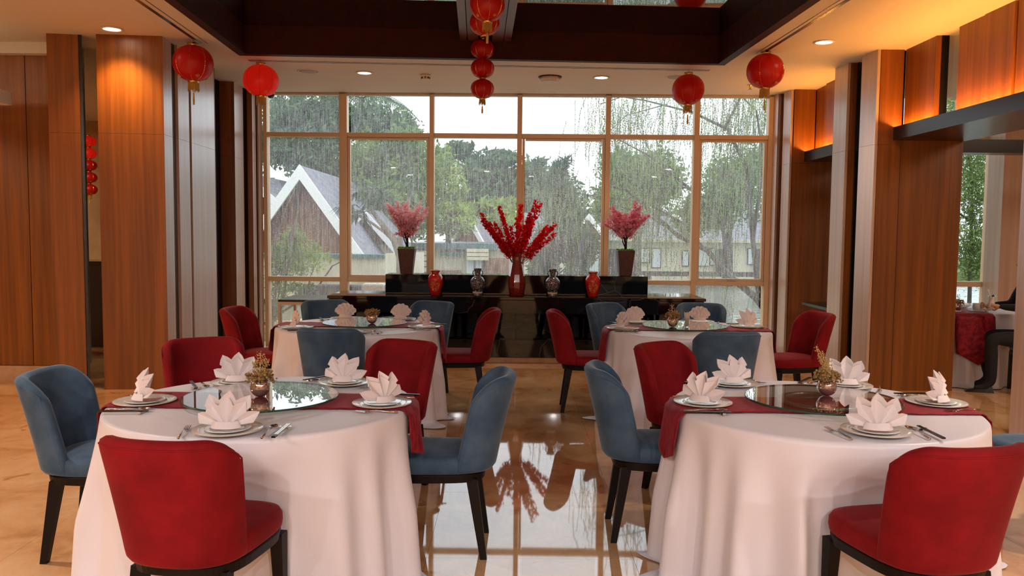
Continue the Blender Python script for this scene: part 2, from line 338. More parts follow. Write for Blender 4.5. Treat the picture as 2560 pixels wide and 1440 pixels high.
# ---------------------------------------------------------------- ceiling with the mirrored recess
LB, RB, RF, LF = (-2.81, 8.69), (2.20, 8.96), (2.62, -1.0), (-2.40, -1.0)
LB_, RB_, RF_, LF_ = LB, RB, RF, LF
LB, RB, RF, LF = (LB[0]-.045, LB[1]+.045), (RB[0]+.045, RB[1]+.045), (RF[0]+.045, RF[1]), (LF[0]-.045, LF[1])
b = MB()
b.prism([(-10, LB[1]), LB, RB, (9.2, RB[1]), (9.2, 11.1), (3.5, 11.10), (-3.35, 11.23), (-4.6, 11.23), (-4.6, 14.3), (-10, 14.3)], CZ, CZ+.12)
b.prism([(-10, -6), (9.2, -6), (9.2, -1), (-10, -1)], CZ, CZ+.12)
b.prism([(-10, -1), LF, LB, (-10, LB[1])], CZ, CZ+.12)
b.prism([RF, (9.2, -1), (9.2, RB[1]), RB], CZ, CZ+.12)
ceil = b.make('ceiling', 'ceil', kind='structure')
LB, RB, RF, LF = LB_, RB_, RF_, LF_
MZ = 3.70
b = MB(); t = .09
b.prism([(LB[0]-t, LB[1]), (LB[0]-t, LB[1]+t), (RB[0]+t, RB[1]+t), (RB[0]+t, RB[1]), RB, LB], CZ-.006, MZ+.02)
b.prism([(LF[0]-t, LF[1]), (LB[0]-t, LB[1]), LB, LF], CZ-.006, MZ+.02)
b.prism([RF, RB, (RB[0]+t, RB[1]), (RF[0]+t, RF[1])], CZ-.006, MZ+.02)
b.box((-2.5, -1.09, CZ-.006), (2.7, -1, MZ+.02))
b.make('trim_1', 'fascia', kind='structure', label='dark mahogany fascia around the ceiling recess')
b = MB(); b.prism([LB, RB, RF, LF], MZ, MZ+.02); b.make('ceiling_mirror', 'mirror_dark', ceil, label='tinted mirror panel in the ceiling recess')
# beam down the middle of the recess, made of planks
beam = thing('ceiling_beam', 'brown timber beam running down the middle of the mirrored ceiling recess', 'beam')
bx0, bx1 = -.575, -.035
def shear(x, y): return x-.0425*(y-8.8)
for (a0, a1, zz) in ((0, .075, 3.592), (.083, .20, 3.585), (.34, .457, 3.585), (.465, .54, 3.592)):
    MB().prism([(shear(bx0+a0, 8.83), 8.83), (shear(bx0+a1, 8.83), 8.83), (shear(bx0+a1, -1), -1), (shear(bx0+a0, -1), -1)], zz, MZ-.002).make('plank', 'beam', beam)
MB().prism([(shear(bx0+.012, 8.82), 8.82), (shear(bx0+.528, 8.82), 8.82), (shear(bx0+.528, -1), -1), (shear(bx0+.012, -1), -1)], 3.63, MZ-.003).make('core', 'fascia', beam)
# curtain slots
def slot(n, p, q, w):
    dx, dy = nrm(q[0]-p[0], q[1]-p[1]); nx, ny = -dy*w/2, dx*w/2
    MB().prism([(p[0]+nx, p[1]+ny), (q[0]+nx, q[1]+ny), (q[0]-nx, q[1]-ny), (p[0]-nx, p[1]-ny)], CZ-.003, CZ+.01).make('slot', 'black', ceil)
slot(0, (-3.11, 8.25), (-2.72, -.5), .035); slot(0, (-3.04, 8.25), (-2.66, -.5), .006)
slot(0, (2.52, 8.46), (2.93, -.5), .035); slot(0, (2.46, 8.46), (2.87, -.5), .006)
slot(0, (-2.89, 9.03), (2.20, 9.33), .014); slot(0, (-2.89, 9.08), (2.20, 9.38), .008)

# ---------------------------------------------------------------- outer walls of the hall
MB().box((-10.1, -6, 0), (-10, 14.3, CZ)).make('wall_left', 'beige_wall', kind='structure')
MB().box((9.2, -6, 0), (9.3, 11, CZ)).make('wall_right', 'beige_wall', kind='structure')
MB().box((-10, -6.1, 0), (9.2, -6, CZ)).make('wall_back', 'beige_wall', kind='structure')
MB().box((-10, 14.2, 0), (-4.6, 14.3, CZ)).make('wall_front', 'beige_wall', kind='structure')
MB().box((-4.7, 10.9, 0), (-4.6, 14.2, CZ)).box((-4.6, 11.1, 0), (-3.62, 11.2, CZ)).box((8.4, 10.9, 0), (9.2, 11, CZ)).make('wall_corner', 'beige_wall', kind='structure')

# ---------------------------------------------------------------- window wall
WL = Vector((-3.33, 11.14, 0)); WR = Vector((3.48, 11.01, 0)); wa = math.atan2(WR.y-WL.y, WR.x-WL.x)
win = link('window_1', None, None, tuple(WL), (0, 0, wa), kind='structure', label='tall gridded window looking over the rainy garden')
mull = [(0.0, .05), (1.05, .105), (2.24, .06), (3.415, .065), (4.592, .066), (5.767, .070), (6.76, .10)]
def wbox(nm, mt, a, b_, p=None, **k): return bevel(MB().box(a, b_).make(nm, mt, p or win, **k), .004, 1)
for i, (s_, w_) in enumerate(mull):
    wbox('mullion', 'frame', (s_-w_/2, -.07, 0), (s_+w_/2, .07, CZ-.02))
ztr = (2.825, 2.885); zsl = (.882, .945)
for i in range(6):
    a = mull[i][0]+mull[i][1]/2; c = mull[i+1][0]-mull[i+1][1]/2
    wbox('transom', 'frame', (a, -.05, ztr[0]), (c, .05, ztr[1])); wbox('transom', 'frame', (a, -.05, zsl[0]), (c, .05, zsl[1]))
    wbox('transom', 'frame_grey', (a, -.05, CZ-.03), (c, .05, CZ)); wbox('transom', 'frame_grey', (a, -.05, 0), (c, .05, .06))
    if i % 2:   # opening sash with its own frame
        sh = MB(); w = .042
        for (u0_, u1_, z0_, z1_) in ((a, a+w, zsl[1], ztr[0]), (c-w, c, zsl[1], ztr[0]), (a+w, c-w, zsl[1], zsl[1]+w*.8), (a+w, c-w, ztr[0]-w*.8, ztr[0])): sh.box((u0_+.004, -.04, z0_+.004), (u1_-.004, .03, z1_-.004))
        sa = sh.make('sash', 'frame', win)
    pa, pc = (a+w, c-w) if i % 2 else (a, c)
    for (z0_, z1_) in ((.06, zsl[0]), (zsl[1]+(.03 if i % 2 else 0), ztr[0]-(.03 if i % 2 else 0)), (ztr[1], CZ-.03)):
        MB().box((pa+.001, .004, z0_+.001), (pc-.001, .010, z1_-.001)).make('pane', 'rain_glass', sa if (i % 2 and z0_ < 2 and z0_ > .5) else win)
hd = MB().box((4.3, .03, .955), (4.3, .03, .955))
MB().box((6.22, -.06, .950), (6.34, -.045, .975)).box((6.26, -.075, .955), (6.29, -.06, .972)).make('latch', 'steel', win)
win2 = link('window_2', None, None, (3.9, 11.0, 0), kind='structure', label='window of the next room behind the panelled wall')
for x_ in (0, 1.0, 2.02, 2.47, 2.66, 3.2, 4.4): wbox('mullion', 'frame', (x_-.04, -.06, 0), (x_+.04, .06, CZ-.01), win2)
for z_ in ((.90, .97), (2.85, 2.92)): wbox('transom', 'frame', (0, -.05, z_[0]), (4.4, .05, z_[1]), win2)
MB().box((.0, .004, .01), (4.4, .010, CZ-.01)).make('pane', 'clear_glass', win2)

# ---------------------------------------------------------------- panelled wood walls
ZJ = 2.48
def panel(par, pts, z0=0.0, z1=CZ, mt='wood', th=.03, joint=True):
    """flat veneer board standing between two floor points, thickness to the left of p->q"""
    (x0, y0), (x1, y1) = pts; dx, dy = nrm(x1-x0, y1-y0); nx, ny = -dy*th, dx*th
    segs = [(z0, ZJ-.001), (ZJ+.001, z1)] if joint and z0 < ZJ-.3 and z1 > ZJ+.3 else [(z0, z1)]
    for a, c in segs:
        MB().prism([(x0, y0), (x1, y1), (x1+nx, y1+ny), (x0+nx, y0+ny)], a, c).make('panel', mt, par)
def column(par, poly, z0=0, z1=CZ, core='dark_frame'):
    MB().prism(poly, z0, z1).make('core', core, par)
wl = link('wall_left_panelling', None, None, kind='structure', label='wood panelled side wall with fins on the left')
# set-back boards at far left on a stone skirting
xs = [-6.1, -5.5, -4.93, -4.45]
for a, c in zip(xs[:-1], xs[1:]): panel(wl, [(a+.004, 8.37), (c-.004, 8.37)], .155, 3.30, joint=False)
MB().box((-6.1, 8.35, 0), (-4.45, 8.43, .15)).make('skirting', 'skirt', wl)
MB().box((-6.1, 8.40, .15), (-4.45, 8.6, CZ)).make('core', 'white', wl)
MB().box((-6.1, 8.26, 3.30), (-4.45, 8.40, CZ)).make('bulkhead', 'white', wl)
# proud board beside the slot
panel(wl, [(-4.435, 7.89), (-4.155, 7.93)], 0, CZ); MB().prism([(-4.435, 7.925), (-4.155, 7.965), (-4.165, 8.0), (-4.435, 8.0)], 0, CZ).make('core', 'dark_frame', wl)
MB().prism([(-4.152, 7.935), (-4.128, 7.942), (-4.135, 7.958), (-4.16, 7.96)], 0, CZ).make('slot_edge', 'black', wl)
# big pilaster
panel(wl, [(-3.97, 7.90), (-3.366, 7.96)], 0, CZ); panel(wl, [(-3.366, 7.965), (-3.385, 8.205)], 0, CZ, 'wood_sheen')
MB().prism([(-3.965, 7.935), (-3.40, 7.995), (-3.42, 8.20), (-3.99, 8.14)], 0, CZ).make('core', 'dark_frame', wl)
MB().prism([(-3.97, 8.14), (-3.40, 8.20), (-3.46, 9.5), (-3.97, 9.5)], 0, CZ).make('core', 'black', wl)
panel(wl, [(-3.375, 8.33), (-3.385, 8.63)], 0, CZ, 'wood_sheen', .03); panel(wl, [(-3.385, 8.69), (-3.425, 9.47)], 0, CZ, 'wood_sheen', .03)
panel(wl, [(-3.97, 9.505), (-3.43, 9.505)][::-1], 0, CZ, 'wood', .01)
# second pilaster near the window
panel(wl, [(-3.71, 10.30), (-3.487, 10.33)], 0, CZ); panel(wl, [(-3.487, 10.335), (-3.50, 10.70)], 0, CZ, 'wood_sheen', .04)
MB().prism([(-3.71, 10.335), (-3.53, 10.365), (-3.54, 10.69), (-3.71, 10.69)], 0, CZ).make('core', 'dark_frame', wl)
MB().prism([(-3.60, 10.70), (-3.52, 10.70), (-3.50, 10.86), (-3.60, 10.86)], 0, CZ).make('mirror_strip', 'mirror_strip', wl)
panel(wl, [(-3.60, 10.86), (-3.44, 10.88)], 0, CZ, 'wood', .02); panel(wl, [(-3.44, 10.885), (-3.425, 10.98)], 0, CZ, 'wood_sheen', .03); panel(wl, [(-3.395, 11.0), (-3.37, 11.09)], 0, CZ, 'wood_sheen', .03)
MB().prism([(-3.62, 9.52), (-3.97, 9.52), (-3.97, 11.1), (-3.66, 11.1), (-3.66, 9.6)], 0, CZ).make('core', 'dark_frame', wl)
MB().prism([(-3.66, 10.88), (-3.42, 11.0), (-3.40, 11.12), (-3.66, 11.16)], 0, CZ).make('core', 'dark_frame', wl)

wr = link('wall_right_panelling', None, None, kind='structure', label='wood panelled side wall with fins and lit niches on the right')
# fins beside the window
panel(wr, [(3.49, 10.85), (3.455, 10.98)], 0, CZ, 'wood_sheen', .03); panel(wr, [(3.50, 10.84), (3.56, 10.84)], 0, CZ, 'wood', .03)
MB().prism([(3.56, 10.86), (3.66, 10.86), (3.66, 10.95), (3.56, 10.95)], 0, CZ).make('mirror_strip', 'mirror_strip', wr)
MB().box((3.52, 10.88, 0), (4.1, 11.1, CZ)).make('core', 'black', wr)
panel(wr, [(3.555, 10.525), (3.535, 10.76)], 0, CZ, 'wood_sheen', .03); panel(wr, [(3.56, 10.50), (3.825, 10.50)], 0, CZ); panel(wr, [(3.825, 10.50), (4.35, 10.50)], 0, 2.55, 'wood')
MB().box((3.59, 10.535, 0), (4.35, 10.85, CZ)).make('core', 'dark_frame', wr)
# upper lit boards (niche two)
for (y0, y1, x_) in ((10.495, 10.10, 3.835), (10.095, 9.62, 3.80), (9.615, 9.22, 3.815)): panel(wr, [(x_, y0), (x_, y1)][::-1], 2.62, CZ, 'wood', -.03)
MB().box((3.87, 9.2, 2.62), (4.0, 10.5, CZ)).make('core', 'dark_frame', wr)
# pilaster C and D with glazed slot between
panel(wr, [(3.597, 8.876), (3.584, 9.197)], 0, CZ, 'wood_sheen', .03); panel(wr, [(3.60, 8.873), (3.665, 8.873)], 0, CZ)
MB().box((3.632, 8.905, 0), (3.70, 9.2, CZ)).box((3.665, 8.84, 0), (3.70, 9.2, CZ)).make('core', 'black', wr)
MB().box((3.70, 8.86, .01), (3.706, 8.56, CZ-.01)).make('slot_glass', 'clear_glass', wr)
panel(wr, [(3.633, 8.242), (3.60, 8.538)], 0, CZ, 'wood_sheen', .03); panel(wr, [(3.636, 8.235), (3.861, 8.235)], 0, CZ, 'wood', .03); panel(wr, [(3.865, 8.235), (4.49, 8.245)], 0, 2.54, 'wood', .03)
MB().box((3.645, 8.28, 0), (4.49, 8.53, 2.56)).box((3.645, 8.28, 2.56), (3.9, 8.53, CZ)).make('core', 'dark_frame', wr)
# upper lit boards (niche one)
for (y0, y1, x_) in ((8.23, 7.67, 3.88),): panel(wr, [(x_, y1), (x_, y0)], 2.62, CZ, 'wood', -.03)
panel(wr, [(3.88, 7.655), (3.925, 7.65)], 2.62, CZ, 'wood', .02); MB().box((3.925, 7.64, 2.62), (3.99, 7.68, CZ)).make('slot_edge', 'dark_frame', wr)
panel(wr, [(3.912, 6.93), (3.912, 7.33)], 2.62, CZ, 'wood', -.03); panel(wr, [(3.90, 6.51), (3.90, 6.92)], 2.62, CZ, 'wood', -.03); panel(wr, [(3.915, 5.4), (3.915, 6.49)], 2.62, CZ, 'wood', -.03)
MB().box((3.95, 5.4, 2.62), (4.05, 7.33, CZ)).make('core', 'dark_frame', wr)
MB().box((3.96, 7.335, 2.63), (3.966, 7.64, CZ-.01)).make('slot_glass', 'clear_glass', wr)
# dark lintels with light shelf
MB().box((3.78, 5.2, 2.52), (4.5, 8.232, 2.62)).box((3.78, 5.2, 2.62), (3.79, 8.232, 2.65)).make('lintel', 'black', wr); MB().box((3.70, 9.2, 2.50), (4.3, 10.495, 2.60)).box((3.70, 9.2, 2.60), (3.71, 10.495, 2.63)).make('lintel', 'black', wr)
MB().box((4.5, 8.75, 2.46), (7.5, 9.0, 2.60)).make('lintel', 'black', wr)
# near jamb
panel(wr, [(3.965, 6.10), (3.965, 6.42)], 0, 2.515, 'wood_sheen', -.03); MB().box((4.0, 5.2, 0), (4.5, 6.42, 2.515)).make('core', 'wood', wr)
panel(wr, [(3.965, 6.09), (3.965, 5.2)][::-1], 0, 2.515, 'wood', -.03)
# fins of the next room between its windows
for (x0, x1, mt) in ((6.28, 6.56, 'wood_sheen'), (6.57, 6.64, 'black'), (6.93, 7.2, 'wood_sheen')): MB().box((x0, 10.55, 0), (x1, 10.9, CZ)).make('fin', mt, wr)
# LED strips on the light shelves
for (x_, y0, y1) in ((3.80, 5.4, 8.2), (3.72, 9.22, 10.46)):
    MB().box((x_+.02, y0, 2.622 if y1 < 9 else 2.602), (x_+.045, y1, 2.634 if y1 < 9 else 2.614)).make('led_strip', 'led', wr)
# small floating console by the right fins
cs = thing('wall_console', 'small black console top fixed between the right wooden fins', 'console', (3.62, 9.9, .0))
bevel(MB().box((.02, -.55, .70), (.60, .35, .735)).make('top', 'black', cs)); MB().box((.25, -.1, 0), (.32, -.03, .70)).make('leg', 'black', cs)
MB().lathe([(.16, 0), (.16, .012), (.03, .03)], 20, (.285, -.065, 0)).make('base', 'black', cs, True)
# shelf box at far left
bx = thing('wall_shelf', 'white box shelf jutting from the wood wall at far left', 'shelf')
bevel(MB().box((-5.9, 5.5, 2.75), (-4.86, 8.02, 2.88)).make('shelf_board', 'white', bx)); MB().box((-6.1, 7.2, 2.75), (-5.9, 8.36, 2.88)).make('bracket', 'white', bx)

# ---------------------------------------------------------------- ceiling fittings
def downlight(x, y, label, power=26, col=(1, .72, .46), ang=1.9, vis=True):
    t = thing('downlight', label, 'downlight', (x, y, CZ), group='round recessed downlights')
    MB().lathe([(.075, -.001), (.098, -.001), (.100, -.008), (.078, -.012), (.075, -.004)], 28).make('trim_ring', 'white', t, True)
    MB().lathe([(.0001, -.006), (.074, -.006), (.074, -.003), (.0001, -.003)], 28).make('lens', 'lamp', t)
    l = bpy.data.lights.new('downlight_lamp', 'SPOT'); l.energy = power; l.color = col; l.spot_size = ang; l.spot_blend = .8; l.shadow_soft_size = .07
    o = bpy.data.objects.new('lamp', l); COL.objects.link(o); o.location = (x, y, CZ-.03)
downlight(-3.71, 7.68, 'glowing recessed downlight above the big left pilaster', 70, (1, .55, .18))
downlight(-5.5, 7.3, 'recessed downlight above the white shelf at far left', 60, (1, .68, .38))
downlight(-1.74, 9.66, 'small recessed downlight left of the hanging lantern chain')
downlight(1.03, 9.81, 'small recessed downlight right of the hanging lantern chain')
downlight(2.95, 7.93, 'glowing recessed downlight above the right side of the hall', 40, (1, .70, .42))
for (x, y) in ((-3.5, 4.2), (-3.4, .8), (3.35, 4.2), (3.3, .8)):  # out-of-frame fill lights added, built with the same downlight fitting
    downlight(x, y, f'added unseen fill light above the {"left" if x < 0 else "right"} side aisle, {"beside the near table" if y > 2 else "next to the photographer"}', 120, (1, .84, .72))
for i, (x, y, tx) in enumerate(((-2.38, 9.62, 'left'), (1.915, 9.77, 'right'))):
    t = thing('ceiling_speaker', f'flat round ceiling speaker at the {tx} end of the window bulkhead', 'speaker', (x, y, CZ))
    MB().lathe([(.0001, -.010), (.09, -.010), (.11, -.004)], 32).make('grille', 'speaker', t, True); MB().lathe([(.108, 0), (.108, -.006), (.128, -.006), (.130, 0)], 32).make('rim', 'white', t, True)
t = thing('smoke_detector', 'small white slotted detector on the window bulkhead', 'smoke detector', (-1.04, 9.77, CZ))
MB().lathe([(.06, 0), (.06, -.022), (.045, -.035), (.045, -.05), (.0001, -.052)], 24).make('body', 'ac', t, True)
for k in range(8):
    a = k*PI/4; MB().box((-.006, -.006, -.046), (.006, .006, -.026)).make('vent', 'black', t, loc=(.049*math.cos(a), .049*math.sin(a), 0), rot=(0, 0, a))
t = thing('access_point', 'wide white octagonal wireless unit on the window bulkhead', 'access point', (.426, 9.82, CZ))
MB().lathe([(.115, 0), (.125, -.03), (.095, -.062), (.0001, -.066)], 8).make('body', 'ac', t); MB().lathe([(.10, 0), (.14, -.002), (.14, -.008), (.10, -.009)], 24).make('mount_ring', 'dark_frame', t)
t = thing('sprinkler', 'tiny brass fire sprinkler head near the right lantern', 'sprinkler', (2.905, 10.21, CZ))
MB().lathe([(.04, 0), (.04, -.005), (.012, -.008), (.012, -.05), (.022, -.055), (.0001, -.058)], 12).make('head', 'gold', t, True); MB().lathe([(.0001, -.06), (.03, -.061), (.03, -.064), (.0001, -.065)], 12).make('deflector', 'steel', t)
t = thing('dome_camera', 'black dome security camera in the top left window corner', 'camera', (-3.22, 10.98, CZ))
MB().lathe([(.055, 0), (.055, -.04), (.05, -.045)], 20).make('base', 'white', t, True); MB().lathe([(.05, -.045), (.047, -.07), (.03, -.09), (.0001, -.098)], 20).make('dome', 'black', t, True)
#==FURNITURE==
# ---------------------------------------------------------------- counter
cn = thing('buffet_counter', 'long black veined marble buffet counter in front of the window', 'counter', (.05, 9.72, 0), .006)
def cb(nm, a, b_, mt='marble', **k): return bevel(MB().box(a, b_).make(nm, mt, cn, **k), .004, 1)
cb('countertop', (-2.25, 0, .765), (2.27, .85, .80)); cb('apron', (-2.23, .012, .60), (2.25, .83, .764))
cb('upper_shelf', (-1.60, .30, .801), (1.62, .66, 1.045)); cb('plinth', (-2.18, .03, .07), (2.20, .80, .285))
cb('skirting', (-2.18, .05, 0), (2.20, .78, .07), 'skirt'); MB().box((-2.18, .10, .286), (2.20, .76, .599)).make('dark_glass_front', 'mirror_strip', cn)
for k in range(5): MB().box((-2.18+k*1.09-.008, .092, .286), (-2.18+k*1.09+.008, .102, .599)).make('joint_strip', 'black', cn)
t = thing('side_console', 'black topped side table on slim bronze legs left of the counter', 'side table', (-2.50, 9.65, 0))
bevel(MB().box((-.27, 0, .725), (.30, .72, .75)).make('table_top', 'black', t), .003, 1)
MB().box((-.27, .0, .69), (.30, .03, .724)).box((-.27, .69, .69), (.30, .72, .724)).box((-.27, .03, .69), (-.24, .69, .724)).make('rail', 'frame', t)
for (x_, y_) in ((-.27, 0), (.06, 0), (-.27, .69), (.27, .69)): MB().box((x_, y_, 0), (x_+.03, y_+.03, .689)).make('leg', 'frame', t)
MB().tube([(-.02, .35, .69), (-.11, .30, .0)], .006).tube([(.0, .35, .69), (-.09, .30, .0)], .006).make('brace', 'black', t)

# ---------------------------------------------------------------- chairs
def chair_meshes(cm):
    Z0, Z1 = .42, .885; NS, NT = 24, 10
    def P(s, t):
        phi = s*PI/2; q = max(0, (abs(s)-.50)/.50); top = (Z1-Z0)-.115*(1-math.sqrt(max(0, 1-q*q)))
        h = t*top; z = Z0+h; hh = h/(Z1-Z0)
        x = .219*math.copysign(abs(math.sin(phi))**.82, s)*(.86+.16*hh)
        y = -.095-.165*abs(math.cos(phi))**.75-.105*hh**1.15
        return (x, y, z)
    v = [P(-1+2*i/NS, j/NT) for i in range(NS+1) for j in range(NT+1)]
    f = [(i*(NT+1)+j, (i+1)*(NT+1)+j, (i+1)*(NT+1)+j+1, i*(NT+1)+j+1) for i in range(NS) for j in range(NT)]
    back = baked('backrest', v, f, cm, [('SOLIDIFY', dict(thickness=.058, offset=0, use_even_offset=False)), ('SUBSURF', dict(levels=1))])
    # seam following the rear edge
    prm = [(-.955, j/12) for j in range(1, 10)]+[(-.955+1.91*i/36, .955) for i in range(37)]+[(.955, 1-j/12) for j in range(3, 12)]
    pts2 = []
    for s_, t_ in prm:
        p = Vector(P(s_, t_)); du = Vector(P(s_+.01, t_))-Vector(P(s_-.01, t_)); dv = Vector(P(s_, min(1, t_+.01)))-Vector(P(s_, t_-.01)); nn = du.cross(dv).normalized()
        if nn.dot(Vector((p.x, p.y+.02, 0))) < 0: nn = -nn
        pts2.append(tuple(p+nn*.0255))
    b = MB(); b.tube(pts2, .0035, 5); seam = mesh('piping', b.v, b.f, cm, True)
    def outl(sc, z, n=48):
        r = []
        for k in range(n):
            a = 2*PI*k/n; c, s_ = math.cos(a), math.sin(a); e = .55
            x = .230*math.copysign(abs(c)**e, c); y = .25*math.copysign(abs(s_)**e, s_)
            x *= .90+.10*(y+.25)/.5
            r.append((x*sc, y*sc+.005, z))
        return r
    v = []; f = []; rings = [(.60, .418), (.97, .42), (1.0, .428), (1.015, .45), (1.01, .475), (.97, .492), (.85, .501), (.55, .508), (.25, .51)]; n = 48
    for sc, z in rings: v += outl(sc, z)
    for i in range(len(rings)-1):
        for k in range(n): f.append((i*n+k, i*n+(k+1) % n, (i+1)*n+(k+1) % n, (i+1)*n+k))
    f.append(tuple(range(n-1, -1, -1))); f.append(tuple((len(rings)-1)*n+k for k in range(n)))
    seat = mesh('seat', v, f, cm, True)
    b = MB(); v = []; f = []
    for sc, z in ((.93, .375), (.965, .378), (.985, .412), (.97, .417)): v += outl(sc, z)
    for i in range(3):
        for k in range(n): f.append((i*n+k, i*n+(k+1) % n, (i+1)*n+(k+1) % n, (i+1)*n+k))
    f.append(tuple(range(n-1, -1, -1))); f.append(tuple(3*n+k for k in range(n)))
    frame = mesh('seat_frame', v, f, 'dark_frame')
    legs = []
    for (x, y, fx, fy) in ((-.185, .195, -.19, .21), (.185, .195, .19, .21), (-.155, -.175, -.175, -.235), (.155, -.175, .175, -.235)):
        a = .026; c = .016; b = MB()
        b.hexa([(fx-c, fy-c, 0), (fx+c, fy-c, 0), (fx+c, fy+c, 0), (fx-c, fy+c, 0)], [(x-a, y-a, .39), (x+a, y-a, .39), (x+a, y+a, .39), (x-a, y+a, .39)])
        legs.append(mesh('leg', b.v, b.f, 'dark_frame'))
    return back, seam, seat, frame, legs
CM = {k: chair_meshes(k) for k in ('red', 'blue')}
def chair(kind, x, y, a, label, group):
    """a: heading in degrees, clockwise from straight ahead"""
    back, seam, seat, frame, legs = CM[kind]
    t = thing('dining_chair', label, 'chair', (x, y, 0), -math.radians(a), group)
    bk = link('backrest', back, t); link('piping', seam, bk); link('seat', seat, t); link('seat_frame', frame, t)
    for l in legs: link('leg', l, t)
    return t
GA, GB, GC, GD = ('chairs around the near left table', 'chairs around the near right table', 'chairs around the far left table', 'chairs around the far right table')
CH = [
 ('red', -1.12, 2.97, 9, 'red velvet chair with its back to the camera at bottom left', GA),
 ('blue', -1.955, 3.93, 88, 'blue grey velvet chair at the far left edge of the picture', GA),
 ('blue', -.36, 4.02, 270, 'blue grey velvet chair seen from the side on the centre aisle, facing left', GA),
 ('red', -1.82, 4.88, 152, 'red velvet chair behind the near left table on its left, before the tall pilaster', GA),
 ('red', -.79, 4.86, 206, 'red velvet chair behind the near left table on its right, beside the aisle', GA),
 ('red', 1.485, 2.98, -12, 'red velvet chair with its back to the camera at bottom right', GB),
 ('blue', .77, 4.24, 92, 'blue grey velvet chair seen from the side on the centre aisle, facing right', GB),
 ('red', 1.12, 4.90, 140, 'red velvet chair behind the near right table on its left', GB),
 ('blue', 2.83, 4.22, 266, 'blue grey velvet chair cut off by the right edge of the picture', GB),
 ('blue', -1.29, 6.08, 3, 'dark blue grey chair with its back to the camera at the far left table', GC),
 ('blue', -1.74, 7.80, 158, 'blue grey chair behind the far left table, beside the slim side table', GC),
 ('blue', -.89, 7.78, 205, 'blue grey chair behind the far left table, in front of the marble counter', GC),
 ('red', -2.18, 7.22, 96, 'red velvet chair against the left fins at the far left table', GC),
 ('red', -.48, 7.33, 268, 'red velvet chair at the aisle side of the far left table, facing left', GC),
 ('blue', 1.54, 6.10, -4, 'dark blue grey chair with its back to the camera at the far right table', GD),
 ('blue', 1.08, 7.80, 142, 'blue grey chair behind the far right table, nearer the aisle, in front of the counter', GD),
 ('blue', 1.84, 7.85, 189, 'blue grey chair behind the far right table, in front of the pond view', GD),
 ('red', .69, 7.24, 92, 'red velvet chair at the aisle side of the far right table, facing right', GD),
 ('red', 2.46, 7.22, 258, 'red velvet chair against the right fins at the far right table', GD),
 ('blue', 5.33, 8.18, 285, 'blue chair under the seated person in the next room', 'chair in the next room'),
]
for c in CH: chair(*c)

# ---------------------------------------------------------------- tables, cloths, runners, turntables
TZ = .765; TR = .69
def cloth_mesh(seed, r0=TR, flare=.05, pool=.12, cx=0, cy=0):
    R = random.Random(seed); n = 220; ph = [R.uniform(0, 6.28) for _ in range(6)]
    ks = [(6, .25), (13, .55), (19, .5), (27, .2)]
    def fold(a):
        s = sum(w*math.cos(k*a+p+.8*math.sin(2*a+p)) for (k, w), p in zip(ks, ph)); return s
    prof = [(0, TZ), (.35, TZ), (.60, TZ), (r0-.02, TZ), (r0-.008, TZ-.002), (r0, TZ-.010), (r0+.003, TZ-.025)]
    v = [(0, 0, TZ)]; f = []
    rings = []
    for r, z in prof[1:]: rings.append((r, z, 0, 0))
    for i in range(1, 17):
        h = i/16; rings.append((r0+.003+flare*h**1.2, (TZ-.025)*(1-h)+.012*h, h, 0))
    rings.append((r0+flare+.02, .006, 1, .35)); rings.append((r0+flare+.04, .004, 1, 1))
    for r, z, h, pl_ in rings:
        for k in range(n):
            a = 2*PI*k/n; fo = fold(a); amp = .058*min(1, h*1.7)**1.1
            rr = r+amp*fo+pl_*pool*max(0, fold(a*.999+.05)*.5+.25*math.sin(3*a+ph[5]))
            v.append((rr*math.cos(a), rr*math.sin(a), z+(.006*max(0, fo) if pl_ else 0)))
    # the cloth gives way to the chairs pushed against it
    near = [(c[1]-cx, c[2]-cy, -math.radians(c[3])) for c in CH if math.hypot(c[1]-cx, c[2]-cy) < 1.25]
    def sm(t): t = max(0, min(1, t)); return t*t*(3-2*t)
    for i, (x, y, z) in enumerate(v):
        if z > .70: continue
        for (ax, ay, an) in near:
            ca, sa_ = math.cos(-an), math.sin(-an); dx, dy = x-ax, y-ay; lx = dx*ca-dy*sa_; ly = dx*sa_+dy*ca
            if abs(lx) < .34 and -.4 < ly < .255:
                k_ = sm((.33-abs(lx))/.10)*sm((.72-z)/.20); ly2 = ly+(.255-ly)*k_; d_ = ly2-ly
                x += -math.sin(an)*d_; y += math.cos(an)*d_
        v[i] = (x, y, z)
    for k in range(n): f.append((0, 1+k, 1+(k+1) % n))
    for i in range(len(rings)-1):
        for k in range(n): f.append((1+i*n+k, 1+(i+1)*n+k, 1+(i+1)*n+(k+1) % n, 1+i*n+(k+1) % n))
    return mesh('tablecloth', v, f, 'cloth', True)
